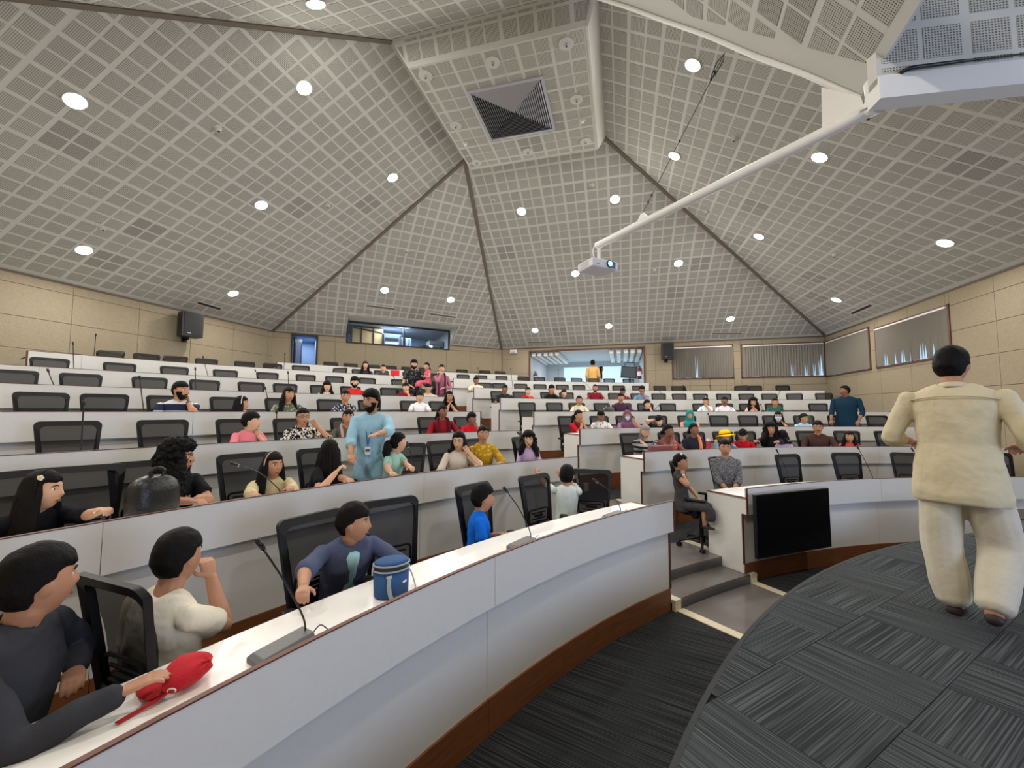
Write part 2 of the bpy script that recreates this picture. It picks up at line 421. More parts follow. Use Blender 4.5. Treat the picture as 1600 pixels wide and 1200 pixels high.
# ---- walls with board panels
def wall(name, P0, P1, z0, z1, openings, s0=0.0, zj=(.03, .66, 1.29, 1.92, 2.55, 3.31, 3.94, 4.58, EAVE), pw=1.27, inward=None, top_extra=None):
    """P0->P1 plan line; openings: (s_a, s_b, z_a, z_b) along it"""
    d = (P1 - P0); L = d.length; d.normalize(); n = inward
    bk = MB(); root = None
    # backing around openings
    xs = sorted(set([0, L] + [x for o in openings for x in o[:2]])); zs = sorted(set([z0, z1] + [z for o in openings for z in o[2:]]))
    for i in range(len(xs) - 1):
        for j in range(len(zs) - 1):
            cx, cz = (xs[i] + xs[i + 1]) / 2, (zs[j] + zs[j + 1]) / 2
            if any(o[0] < cx < o[1] and o[2] < cz < o[3] for o in openings): continue
            a = P0 + d * xs[i]; b_ = P0 + d * xs[i + 1]
            bk.prism([a + Vector((0, 0, zs[j])), b_ + Vector((0, 0, zs[j])), b_ + Vector((0, 0, zs[j + 1])), a + Vector((0, 0, zs[j + 1]))], -n * .12)
    root = bk.build(name, M['wallback']); root['kind'] = 'structure'
    x = s0 - pw * 20
    cells = []
    while x < L:
        for j in range(len(zj) - 1):
            cells.append((max(0, x), min(L, x + pw), zj[j], min(z1, zj[j + 1])))
        x += pw
    pieces = []
    for c in cells:
        if c[1] - c[0] < .02 or c[3] <= c[2]: continue
        ps = [c]
        for o in openings:
            nx = []
            for p in ps:
                if o[0] >= p[1] or o[1] <= p[0] or o[2] >= p[3] or o[3] <= p[2]: nx.append(p); continue
                if o[0] > p[0]: nx.append((p[0], o[0], p[2], p[3]))
                if o[1] < p[1]: nx.append((o[1], p[1], p[2], p[3]))
                a, b_ = max(p[0], o[0]), min(p[1], o[1])
                if o[2] > p[2]: nx.append((a, b_, p[2], o[2]))
                if o[3] < p[3]: nx.append((a, b_, o[3], p[3]))
            ps = nx
        pieces += ps
    g_ = .0045
    for (a, b_, c_, e) in pieces:
        if b_ - a < .05 or e - c_ < .05: continue
        A = P0 + d * (a + g_); B = P0 + d * (b_ - g_)
        mid = (A + B) / 2
        # only panels that stand above the floor there are worth their own mesh
        rr = (Vector((mid.x, mid.y, 0)) - CC).length
        kf = max([0] + [q + 1 for q in range(8) if RAD[q] < rr]); fl = 0 if kf == 0 else FLR[kf - 1]
        if e < fl - .1: continue
        mb = MB(); mb.prism([A + Vector((0, 0, c_ + g_)), B + Vector((0, 0, c_ + g_)), B + Vector((0, 0, e - g_)), A + Vector((0, 0, e - g_))], n * .016)
        mb.build('wall_panel', M['wallb'], root)
    return root
WL0, WL1 = W(UL, VF, 0), W(UL, AV, 0)
wall('wall_left', WL0, WL1, 0, EAVE, [], s0=8.55 - VF, inward=U)
WR0, WR1 = W(UR, VF, 0), W(UR, VB, 0)
W3 = (14.45, 17.10, 3.30, 4.60); W4 = (11.37, 14.18, 3.30, 4.50)
wall('wall_right', WR0, WR1, 0, EAVE, [(W4[0] - VF, W4[1] - VF, W4[2], W4[3]), (W3[0] - VF, W3[1] - VF, W3[2], W3[3])], s0=10.22 - VF, inward=-U, zj=(0, .66, 1.29, 1.94, 2.58, 3.22, 3.86, 4.45, EAVE))
WB0, WB1 = W(BU, VB, 0), W(UR, VB, 0)
W1 = (2.0, 4.2, 3.32, 4.62); W2 = (4.45, 7.20, 3.32, 4.60); OP = (-3.73, .94, 2.6, 4.63)
wall('wall_back', WB0, WB1, 0, EAVE, [(o[0] - BU, o[1] - BU, o[2], o[3]) for o in (OP, W1, W2)], s0=-3.73 + 1.3 - BU, inward=-V, zj=(2.5, 3.06, 3.70, 4.34, EAVE))
CH0, CH1 = W(AU, AV, 0), W(BU, BV, 0)
chd = (CH1 - CH0).normalized(); chn = Vector((chd.y, -chd.x, 0))          # into the room
def ch_s(u, v): return (W(u, v, 0) - CH0).dot(chd)
DS0, DS1 = ch_s(-10.98, 11.70), ch_s(-10.43, 12.20)
CS0, CS1 = ch_s(-9.70, 12.86), ch_s(-6.78, 15.54)
CH_LEN = (CH1 - CH0).length
wall('wall_corner', CH0, CH1, 0, EAVE, [(DS0, DS1, 2.6, 4.74), (CS0, CS1, 4.60, EAVE)], s0=DS1 + .62, inward=chn, zj=(2.5, 3.06, 3.70, 4.60, EAVE), pw=1.05)
WF0, WF1 = W(UL, VF, 0), W(UR, VF, 0)
mb = MB(); mb.prism([WF0, WF1, WF1 + Vector((0, 0, EAVE)), WF0 + Vector((0, 0, EAVE))], -V * .12)
o = mb.build('wall_front', mat('front_wall', (196, 178, 146), .9)); o['kind'] = 'structure'

# ================================================================== CEILING
SLB = [(-3.65, 6.37), (-.44, 6.37), (-.44, 9.58), (-3.65, 9.58)]; SLZ = 8.33
SLT = [(-3.87, 6.15), (-.27, 6.15), (-.27, 9.75), (-3.87, 9.75)]; SZT = 8.71
def P3(q, z): return W(q[0], q[1], z)
FL = W(UL, VF, EAVE); FR = W(UR, VF, EAVE); A3 = W(AU, AV, EAVE); B3 = W(BU, BV, EAVE); C3 = W(UR, VB, EAVE)
TL, TR, BR, BL = [P3(q, SZT) for q in (SLT[0], SLT[1], SLT[2], SLT[3])]
facets = {
    'left': [FL, A3, BL, TL], 'corner': [A3, B3, BL], 'back': [B3, C3, BR, BL], 'right': [C3, FR, TR, BR], 'front': [FR, FL, TL, TR],
    'soffit': [P3(SLB[1], SLZ), P3(SLB[0], SLZ), P3(SLB[3], SLZ), P3(SLB[2], SLZ)],
    'sf': [P3(SLB[0], SLZ), P3(SLB[1], SLZ), TR, TL], 'sr': [P3(SLB[1], SLZ), P3(SLB[2], SLZ), BR, TR],
    'sb': [P3(SLB[2], SLZ), P3(SLB[3], SLZ), BL, BR], 'sl': [P3(SLB[3], SLZ), P3(SLB[0], SLZ), TL, BL]}
ROOMC = W(-2, 7, 5)
ceil_mb = MB(); plates = []          # plates: (area_px, polygon points, normal, tone, uv)
DORM = None
FN = {}
def tone():
    r = random.random()
    if r < .05: return -.20
    if r < .09: return .08
    return random.uniform(-.04, .04)
def facet_frame(pts):
    e1 = (pts[1] - pts[0]).normalized(); n = (pts[1] - pts[0]).cross(pts[-1] - pts[0]).normalized()
    if n.dot(ROOMC - pts[0]) < 0: n = -n
    e2 = n.cross(e1)
    if e2.dot(pts[-1] - pts[0]) < 0: e2 = -e2
    return pts[0], e1, e2, n
def add_plates(pts, holes=(), inset=.05, shift=(0, 0), disks=()):
    o, e1, e2, n = facet_frame(pts)
    p2 = [((p - o).dot(e1), (p - o).dot(e2)) for p in pts]; pl = hull_planes(p2, inset)
    x0, x1 = min(p[0] for p in p2), max(p[0] for p in p2); y0, y1 = min(p[1] for p in p2), max(p[1] for p in p2)
    i0 = int(x0 / .6) - 1; tt = {}
    for i in range(i0, int(x1 / .6) + 2):
        for j in range(int(y0 / .6) - 1, int(y1 / .6) + 2):
            t4 = tone()
            for a in (0, 1):
                for b in (0, 1):
                    cx = i * .6 + .035 + a * .285 + shift[0]; cy = j * .6 + .035 + b * .285 + shift[1]
                    q = [(cx, cy), (cx + .245, cy), (cx + .245, cy + .245), (cx, cy + .245)]
                    q = clip(q, pl)
                    if len(q) < 3 or area2(q) < .006: continue
                    if any(h[0] < cx + .245 and h[1] > cx and h[2] < cy + .245 and h[3] > cy for h in holes):
                        # cut against the nearest side of the hole
                        done = False
                        for h in holes:
                            for cutp in ((-1, 0, -(h[0] - .03)), (1, 0, h[1] + .03), (0, -1, -(h[2] - .03)), (0, 1, h[3] + .03)):
                                q3 = clip(q, [cutp])
                                if len(q3) > 2 and area2(q3) > .008 and not done: q = q3; done = True
                        if not done: continue
                    plates.append(([o + e1 * x + e2 * y for x, y in q], n, t4 + random.uniform(-.03, .03), [(x, y) for x, y in q]))
# corner facet with the dormer over the control room window
oc, c1, c2, cn_ = facet_frame(facets['corner'])
DZ = 5.42
run = (DZ - EAVE) / c2.z            # distance up the slope where the dormer lid meets it
base_l = {}
for name, pts in facets.items():
    FN[name] = facet_frame(pts)
    o, e1, e2, n = FN[name]
    if name == 'corner':
        p2 = [((p - o).dot(e1), (p - o).dot(e2)) for p in pts]; pl = hull_planes(p2)
        big = [(-1, -1), (20, -1), (20, 20), (-1, 20)]
        a, b = CS0 - .02, CS1 + .02
        for cut in ([(-1, 0, -a)], [(1, 0, b)], [(1, 0, a), (-1, 0, -b), (0, 1, run)]):
            q = clip(clip(big, pl), cut)
            if len(q) > 2: ceil_mb.prism([o + e1 * x + e2 * y for x, y in q], -n * .05)
        add_plates(pts, holes=[(a, b, -1, run)], shift=(.1, .05))
    elif name == 'soffit':
        ceil_mb.prism(pts, -n * .05)
        add_plates(pts, holes=[], inset=.04)
    elif name in ('sf', 'sr', 'sb', 'sl'):
        ceil_mb.prism(pts, -n * .04); add_plates(pts, inset=.03, shift=(0, .05))
    else:
        ceil_mb.prism(pts, -n * .05)
        add_plates(pts, shift={'left': (.1, .1), 'right': (.2, .1), 'back': (0, .1), 'front': (0, .1)}[name])
# dormer lid and cheeks
a_, b_ = CS0 - .02, CS1 + .02
up = Vector((0, 0, 1))
L0 = CH0 + chd * a_ + up * DZ; L1 = CH0 + chd * b_ + up * DZ
hin = chn * (run * math.sqrt(max(0, 1 - c2.z ** 2)))
ceil_mb.prism([L0, L1, L1 + hin, L0 + hin], up * .05)
for s_, sg in ((a_, -1), (b_, 1)):
    Q = CH0 + chd * s_
    ceil_mb.prism([Q + up * EAVE, Q + up * DZ, Q + up * DZ + hin], chd * .03 * sg)
ceiling = ceil_mb.build('ceiling', M['ceil']); ceiling['kind'] = 'structure'
# near stage bulkhead planes are added to the same plate list further down

def flush_plates(root, plates, limit=300):
    sc = []
    for i, (P_, n, t, uv) in enumerate(plates):
        q = [px(p) for p in P_]
        if any(x is None for x in q): sc.append((0, i)); continue
        c = (sum(x[0] for x in q) / len(q), sum(x[1] for x in q) / len(q))
        vis = -20 < c[0] < 1620 and -20 < c[1] < 1220
        sc.append((area2(q) if vis else 0, i))
    sc.sort(reverse=True); top = set(i for a, i in sc[:limit])
    rest = MB(); rtone = []; ruv = []
    def geo(P_, n):
        Q = [p + n * .004 for p in P_]; k = len(P_)
        return P_ + Q, [tuple(range(k, 2 * k))] + [(a, (a + 1) % k, (a + 1) % k + k, a + k) for a in range(k)]
    for i, (P_, n, t, uv) in enumerate(plates):
        vs, fs = geo(P_, n)
        tgt = MB() if i in top else rest
        if i in top:
            tgt.add(vs, fs); me = tgt.mesh('perforated_panel', M['perf']); tn = [t] * len(vs); uvs = uv + uv
            fin(me, tn, uvs); obj('perforated_panel', me, root)
        else:
            rest.add(vs, fs); rtone += [t] * len(vs); ruv += uv + uv
    me = rest.mesh('perforated_panels', M['perf']); fin(me, rtone, ruv); o = obj('perforated_panels', me, root); o['kind'] = 'stuff'
def fin(me, tn, uvs):
    at = me.attributes.new('tone', 'FLOAT', 'POINT'); at.data.foreach_set('value', tn)
    ul = me.uv_layers.new(name='UVMap'); vi = [0] * len(me.loops); me.loops.foreach_get('vertex_index', vi)
    ul.data.foreach_set('uv', [c for i in vi for c in uvs[i]])
flush_plates(ceiling, plates)

# hip battens
def batten(p, q, w_=.09):
    n = 'trim'
    mb = MB(); d = (q - p).normalized(); side = d.cross(up).normalized(); nn = side.cross(d).normalized()
    if nn.z > 0: nn = -nn
    mb.prism([p + side * w_ / 2, p - side * w_ / 2, q - side * w_ / 2, q + side * w_ / 2], nn * .035)
    o = mb.build('ceiling_batten', M['strip'], ceiling)
for p, q in ((A3, BL), (B3, BL), (C3, BR), (FL, TL)): batten(p + (q - p) * .003, q)
# eave shadow trims
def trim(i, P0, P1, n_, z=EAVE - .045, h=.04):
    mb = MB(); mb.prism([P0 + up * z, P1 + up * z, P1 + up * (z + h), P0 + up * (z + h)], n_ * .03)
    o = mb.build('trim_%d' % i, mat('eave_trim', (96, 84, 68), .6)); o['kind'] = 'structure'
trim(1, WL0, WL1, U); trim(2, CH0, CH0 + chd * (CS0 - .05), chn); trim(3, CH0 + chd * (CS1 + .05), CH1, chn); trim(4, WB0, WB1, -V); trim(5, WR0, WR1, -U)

# ---- windows
def rect_frame(mb, P0, d, n, x0, x1, z0, z1, w_=.05, dep=.08, mat_=None):
    for (a, b, c, e) in ((x0, x1, z1 - w_, z1), (x0, x1, z0, z0 + w_), (x0, x0 + w_, z0, z1), (x1 - w_, x1, z0, z1)):
        A = P0 + d * a; B = P0 + d * b
        mb.prism([A + up * c - n * dep * .5, B + up * c - n * dep * .5, B + up * e - n * dep * .5, A + up * e - n * dep * .5], n * (dep + .0), mat_)
def window(i, P0, d, n, s0, s1, z0, z1, wn, blind_label, gap):
    mb = MB(); rect_frame(mb, P0, d, n, s0, s1, z0, z1)
    root = mb.build('window_%d' % i, M['frame']); root['kind'] = 'structure'
    m = MB(); xm = (s0 + s1) / 2; A = P0 + d * (xm - .02); B = P0 + d * (xm + .02)
    m.prism([A + up * z0 - n * .05, B + up * z0 - n * .05, B + up * z1 - n * .05, A + up * z1 - n * .05], n * .03); m.build('mullion', M['frame'], root)
    for a, b in ((s0 + .05, xm - .02), (xm + .02, s1 - .05)):
        m = MB(); A = P0 + d * a; B = P0 + d * b
        m.prism([A + up * (z0 + .05) - n * .04, B + up * (z0 + .05) - n * .04, B + up * (z1 - .05) - n * .04, A + up * (z1 - .05) - n * .04], n * .006); m.build('pane', M['glass'], root)
    # vertical blind in the room
    br = empty('vertical_blind', P0 + d * xm + n * .06 + up * (z0 + .05), 0, label=blind_label, category='blind')
    O = Vector(br.location)
    m = MB(); A = P0 + d * (s0 + .06) + n * .03; B = P0 + d * (s1 - .06) + n * .03
    m.prism([A + up * (z1 - .09) - O, B + up * (z1 - .09) - O, B + up * (z1 - .05) - O, A + up * (z1 - .05) - O], n * .05); m.build('head_rail', M['white'], br)
    m = MB(); step = .088; x = s0 + .055; q = 0
    while x < s1 - .12:
        t = gap(q, (x - s0) / (s1 - s0)); yaw = .55 + random.uniform(-.08, .08) + t * .35
        wt = .103; wb = .103
        c = P0 + d * (x + .04) + n * .055
        da = d * math.cos(.55) + n * math.sin(.55); db = (d * math.cos(yaw) + n * math.sin(yaw)) * (1 - .93 * t)
        zt, zb = z1 - .08, z0 + .045 + random.uniform(0, .012)
        T0, T1 = c - da * wt / 2 + up * zt, c + da * wt / 2 + up * zt; B0, B1 = c - db * wb / 2 + up * zb, c + db * wb / 2 + up * zb
        zz = random.uniform(.02, .35); F0, F1 = c - da * wt / 2 + up * zb, c + da * wt / 2 + up * zb; M0 = T0.lerp(F0, zz); M1 = T1.lerp(F1, zz)
        m.prism([T0 - O, T1 - O, M1 - O, M0 - O], n * .002); m.prism([M0 - O, M1 - O, B1 - O, B0 - O], n * .002)
        x += step; q += 1
    s = m.build('slats', M['blind'], br); s['kind'] = 'stuff'
window(1, WB0, (WB1 - WB0).normalized(), -V, W1[0] - BU, W1[1] - BU, W1[2], W1[3], 2, 'grey vertical blind on the back wall, between the wall speaker and the corner window', lambda q, f: 1.0 if q in (9,) else 0)
window(2, WB0, (WB1 - WB0).normalized(), -V, W2[0] - BU, W2[1] - BU, W2[2], W2[3], 2, 'grey vertical blind on the back wall touching the right corner, some light strips', lambda q, f: 1.0 if q in (18, 23, 26, 28, 29, 30) else 0)
window(3, WR0, (WR1 - WR0).normalized(), -U, W3[0] - VF, W3[1] - VF, W3[2], W3[3], 2, 'closed grey vertical blind on the right wall next to the corner', lambda q, f: 0)
window(4, WR0, (WR1 - WR0).normalized(), -U, W4[0] - VF, W4[1] - VF, W4[2], W4[3], 2, 'splayed vertical blind on the right wall letting bright daylight strips through', lambda q, f: 1.0 if q in (2, 4, 5, 7, 8, 9, 10, 13, 14, 16, 17, 18, 20, 21, 24, 25, 26, 28) else .12)

# ---- opening into the lounge behind the back wall
WD = (WB1 - WB0).normalized(); 
def room_box(name, P0, d, n, x0, x1, z0, z1, depth, m_, thick=.06):
    """a small room behind a wall: floor, ceiling, two sides, back; n points into the hall"""
    mb = MB(); A = P0 + d * x0; B = P0 + d * x1
    def slab(a, b, c, e, off): mb.prism([a, b, c, e], off)
    slab(A + up * z0, B + up * z0, B + up * z0 - n * depth, A + up * z0 - n * depth, -up * thick)
    slab(A + up * z1, B + up * z1, B + up * z1 - n * depth, A + up * z1 - n * depth, up * thick)
    slab(A + up * z0, A + up * z1, A + up * z1 - n * depth, A + up * z0 - n * depth, -d * thick)
    slab(B + up * z0, B + up * z1, B + up * z1 - n * depth, B + up * z0 - n * depth, d * thick)
    o = mb.build(name, m_); o['kind'] = 'structure'; return o
M['lounge'] = mat('lounge_wall', (196, 202, 206), .7)
LZ0, LZ1, LD = 2.59, 4.63, 4.2
lg = room_box('wall_lounge', WB0, WD, -V, OP[0] - BU - .0, OP[1] - BU, LZ0, LZ1, LD, M['lounge'])
def LP(u, dv, z): return W(u, VB + dv, z)
mb = MB()
for a, b, c, e in ((OP[0], OP[1], 4.36, LZ1), (OP[0], OP[0] + .9, LZ0, 4.36), (-.62 - .5, -.35 - .5, LZ0, 4.36), (OP[1] - .3, OP[1], LZ0, 4.36)):
    mb.prism([LP(a, LD, c), LP(b, LD, c), LP(b, LD, e), LP(a, LD, e)], V * .08)
o = mb.build('wall_lounge_far', M['lounge']); o['kind'] = 'structure'
mb = MB(); rect_frame(mb, WB0, WD, -V, OP[0] - BU - .05, OP[1] - BU + .05, LZ0 - .1, LZ1 + .05, .06, .1)
o = mb.build('door_1', M['frame']); o['kind'] = 'structure'
for i, (a, b) in enumerate(((OP[0] + .9, -1.12), (-.85, OP[1] - .3))):
    mb = MB(); mb.prism([LP(a, LD, LZ0), LP(b, LD, LZ0), LP(b, LD, 4.36), LP(a, LD, 4.36)], V * .01)
    o = mb.build('window_%d' % (5 + i), mat('frosted_daylight_glass', (190, 220, 236), .5, emit=.80)); o['kind'] = 'structure'
for uu in (-3.60, -3.35, -3.07, -2.83, -2.58, -.32, -.03, .26, .52, .79):
    mb = MB(); mb.prism([LP(uu - .08, .12, 4.46), LP(uu + .08, .12, 4.46), LP(uu + .08, .12, 4.60), LP(uu - .08, .12, 4.60)], V * 3.4)
    o = mb.build('ceiling_beam', M['white'], lg)
ld = bpy.data.lights.new('lounge_light', 'AREA'); ld.energy = BACK_W * .55; ld.color = (.90, .96, 1); ld.size = 2.4; ld.shape = 'RECTANGLE'; ld.size_y = 1.2
lo = bpy.data.objects.new('lounge_light', ld); COL.objects.link(lo); lo.location = LP(-1.5, 2.2, 4.44); lo.rotation_euler = (0, 0, TH)

# ---- control room window (dormer) and corner door
cr = room_box('wall_control_room', CH0, chd, chn, CS0, CS1, 4.10, 5.40, 2.6, mat('control_room_wall', (150, 158, 166), .8))
mb = MB(); A = CH0 + chd * CS0 - chn * 2.6; B = CH0 + chd * CS1 - chn * 2.6
mb.prism([A + up * 4.1, B + up * 4.1, B + up * 5.4, A + up * 5.4], -chn * .05); o = mb.build('wall_control_room_far', mat('control_room_back', (158, 180, 206), .8)); o['kind'] = 'structure'
mb = MB(); rect_frame(mb, CH0, chd, chn, CS0, CS1, 4.58, 5.40, .05, .08)
xm = CS0 + (CS1 - CS0) * .53
mb.prism([CH0 + chd * (xm - .04) + up * 4.6, CH0 + chd * (xm + .04) + up * 4.6, CH0 + chd * (xm + .04) + up * 5.38, CH0 + chd * (xm - .04) + up * 5.38], chn * .04)
root = mb.build('window_7', M['framek']); root['kind'] = 'structure'
for a, b in ((CS0 + .05, xm - .04), (xm + .04, CS1 - .05)):
    m = MB(); A = CH0 + chd * a; B = CH0 + chd * b; m.prism([A + up * 4.63, B + up * 4.63, B + up * 5.35, A + up * 5.35], chn * .006); m.build('pane', M['glassc'], root)
def CP(s, dn, z): return CH0 + chd * s - chn * dn + up * z
# tan cabinet with dark straps, equipment rack, bin, small heads of equipment
def crbox(name, lab, cat, s, dn, z, size, m_, extra=None):
    root = empty(name, CP(s, dn, z), math.atan2(chd.y, chd.x), label=lab, category=cat)
    MB().box((0, 0, size[2] / 2), size).build('body', m_, root, bevel=.01)
    if extra: extra(root)
    return root
tan = mat('tan_board', (196, 168, 120), .7); dk = M['black']
def straps(r):
    MB().box((-.25, -.26, .62), (.05, .02, 1.2)).build('strap', dk, r); MB().box((.2, -.26, .62), (.05, .02, 1.2)).build('strap', dk, r)
    MB().box((0, -.262, 1.12), (1.1, .02, .05), R3(0, .12, 0)).build('strap', dk, r)
crbox('cabinet', 'tan cabinet with black straps, seen through left control room pane', 'cabinet', CS0 + .85, .9, 4.12, (1.15, .5, 1.22), tan, straps)
def rackx(r):
    m = M['lgrey']
    for z in (.15, .32, .49, .66, .83): MB().box((0, -.27, z), (.52, .02, .09)).build('rack_unit', m if z not in (.83,) else dk, r)
    for x in (-.33, .33): MB().box((x, -.27, .5), (.04, .03, 1.0)).build('rack_post', dk, r)
crbox('equipment_rack', 'grey equipment rack behind the middle bar of the control room window', 'rack', xm - .35, .8, 4.12, (.74, .5, 1.04), mat('rack_grey', (84, 100, 122), .6), rackx)
crbox('cabinet', 'blue-grey metal cabinet right of the control room window bar', 'cabinet', xm + .25, 1.1, 4.12, (.5, .5, .98), mat('cabinet_bluegrey', (98, 120, 146), .6), lambda r: [MB().box((x, -.26, .5), (.02, .02, .9)).build('ridge', dk, r) for x in (-.15, 0, .15)])
r_ = empty('waste_bin', CP(xm + .95, .5, 4.35), 0, label='dark tapered bin standing on the control room sill', category='bin')
MB().cyl((0, 0, 0), (0, 0, .36), .15, 16, None, .2).build('body', dk, r_, True); MB().cyl((0, 0, .36), (0, 0, .40), .22, 16).build('rim', dk, r_)
crbox('cabinet', 'pale slotted cabinet at the right end of the control room window', 'cabinet', CS1 - .35, .9, 4.12, (.6, .5, .92), mat('cabinet_pale', (120, 132, 140), .6), lambda r: [MB().box((0, -.26, z), (.5, .02, .02)).build('slot', dk, r) for z in (.45, .55, .65, .75)])
for s_, lab in ((xm + 1.35, 'small dark round headrest behind the control room glass'), (xm + 1.62, 'larger dark round chair top behind the control room glass')):
    r_ = empty('chair_headrest', CP(s_, .35, 4.5), 0, label=lab, category='headrest'); big_ = .10 if 'small' in lab else .15
    MB().ell((0, 0, .1), (big_, .06, big_ * 1.1)).build('pad', dk, r_, True); MB().cyl((0, 0, -.3), (0, 0, .05), .02, 8).build('stem', dk, r_)
ld = bpy.data.lights.new('control_room_light', 'AREA'); ld.energy = BACK_W * 1.1; ld.color = (.95, .97, 1); ld.size = 1.2
lo = bpy.data.objects.new('control_room_light', ld); COL.objects.link(lo); lo.location = CP((CS0 + CS1) / 2, .5, 5.36)
# corner door to a blue corridor
dr = room_box('wall_corridor', CH0, chd, chn, DS0, DS1, 2.59, 4.74, 1.6, mat('corridor_wall', (140, 160, 190), .8))
mb = MB(); A = CH0 + chd * DS0 - chn * 1.6; B = CH0 + chd * DS1 - chn * 1.6
mb.prism([A + up * 2.6, B + up * 2.6, B + up * 4.74, A + up * 4.74], -chn * .05); o = mb.build('wall_corridor_far', mat('corridor_back', (136, 160, 194), .8)); o['kind'] = 'structure'
mb = MB(); rect_frame(mb, CH0, chd, chn, DS0 - .05, DS1 + .05, 2.5, 4.77, .06, .1); root = mb.build('door_2', M['framek']); root['kind'] = 'structure'
hinge = CP(DS0 + .02, .05, 2.62); dd_ = (-chn * .92 + chd * .38).normalized(); Q = [hinge, hinge + dd_ * .62, hinge + dd_ * .62 + up * 2.05, hinge + up * 2.05]
nn_ = dd_.cross(up)
m = MB(); m.prism(Q, nn_ * .04); m.build('door_leaf', M['framek'], root)
m = MB(); m.prism([hinge + dd_ * .1 + up * .12 + nn_ * .042, hinge + dd_ * .5 + up * .12 + nn_ * .042, hinge + dd_ * .5 + up * 1.9 + nn_ * .042, hinge + dd_ * .1 + up * 1.9 + nn_ * .042], nn_ * .006); m.build('door_panel', mat('door_panel_grey', (120, 128, 150), .4), root)
ld = bpy.data.lights.new('corridor_light', 'AREA'); ld.energy = BACK_W * .13; ld.color = (.85, .92, 1); ld.size = .5
lo = bpy.data.objects.new('corridor_light', ld); COL.objects.link(lo); lo.location = CP((DS0 + DS1) / 2, .9, 4.7)

# ================================================================== STAGE BULKHEAD (upper right)
An = Vector((.71, -.33, .62)).normalized(); A0 = Vector((2.37, 3.41, 3.48 + CAMZ))
def onA(u, v): return at_plane(u, v, A0, An)
K = onA(1345, 150)
edge = [onA(1345, 150), onA(1260, 113), onA(1180, 84), onA(1110, 54), onA(1040, 30), onA(985, 10), onA(940, -4), onA(900, -14)]
e2 = (onA(1440, 0) - K).normalized()
poly = edge + [edge[-1] + e2 * 2.5, K + e2 * 2.6]
bh = MB(); bh.prism(poly, An * .05)
bulk = bh.build('ceiling_bulkhead', M['ceil']); bulk['kind'] = 'structure'
nA = -An
e1A = (e2.cross(An)).normalized()
if e1A.dot(edge[3] - K) < 0: e1A = -e1A
bpl = []
p2 = [((p - K).dot(e1A), (p - K).dot(e2)) for p in poly]
# perforated squares of the slope: keep inside the curved edge by testing against each edge segment
hp = hull_planes([p2[0], p2[3], p2[5], p2[7], p2[8], p2[9]], .09)
for i in range(0, 12):
    for j in range(-1, 6):
        t4 = tone()
        for a in (0, 1):
            for b in (0, 1):
                cx = i * .6 + .10 + a * .285; cy = j * .6 + .07 + b * .285
                q = clip([(cx, cy), (cx + .245, cy), (cx + .245, cy + .245), (cx, cy + .245)], hp)
                if len(q) < 3 or area2(q) < .006: continue
                bpl.append(([K + e1A * x + e2 * y for x, y in q], nA, t4, q))
# lip under the curved edge
m = MB(); m.tube([p + nA * .02 for p in edge], .026, 6); m.build('bulkhead_lip', M['white'], bulk, True)
# vertical face to the right of the corner, lit by the screen
Bn = Vector((-.16, -.98, 0)).normalized(); B0 = Vector((3.29, 2.89, 0)) ; bd = Vector((.98, -.16, 0)).normalized()
Bs = K - Bn * 0 ; lam = (B0 - K).dot(Bn)
Bstart = Vector((K.x, K.y, 0)) + Bn * (lam + .0) - bd * .15
m = MB(); m.prism([Bstart + up * 4.56, Bstart + bd * 4.6 + up * 4.56, Bstart + bd * 4.6 + up * 6.2, Bstart + up * 6.2], -Bn * .1)
m.build('bulkhead_face', M['ceil'], bulk)
m = MB(); m.prism([Bstart + Bn * .02 + up * 4.43, Bstart + bd * 4.6 + Bn * .02 + up * 4.40, Bstart + bd * 4.6 + Bn * .02 + up * 4.60, Bstart + Bn * .02 + up * 4.61], -Bn * .14); fb = m.build('fascia_beam', M['white'], bulk)
for i in range(0, 8):
    for j in range(0, 4):
        t4 = tone()
        for a in (0, 1):
            for b in (0, 1):
                cx = i * .6 + .035 + a * .285; cy = j * .6 - .19 + b * .285
                q = clip([(cx, cy), (cx + .245, cy), (cx + .245, cy + .245), (cx, cy + .245)], [(0, 1, .02), (0, -1, -1.6)])
                if len(q) < 3 or area2(q) < .003: continue
                bpl.append(([Bstart + bd * x + up * (4.62 + y) for x, y in q], Bn, t4, q))
flush_plates(bulk, bpl, 280)
m = MB(); s0 = Bstart + Bn * .04 + up * 4.63 + bd * .1
m.tube([K + up * -.22 + bd * .04, K + up * -.12 + bd * .08 + Bn * .2, s0 + bd * .05 - up * .02, s0 + bd * .3, s0 + bd * .9 + up * .003, s0 + bd * 3.5], [.012, .014, .016, .014, .006, .006], 8, smooth=4)
o = m.build('cable', M['black'], None, True); o['label'] = 'black cable clipped along the blue-lit beam above the stage'; o['category'] = 'cable'

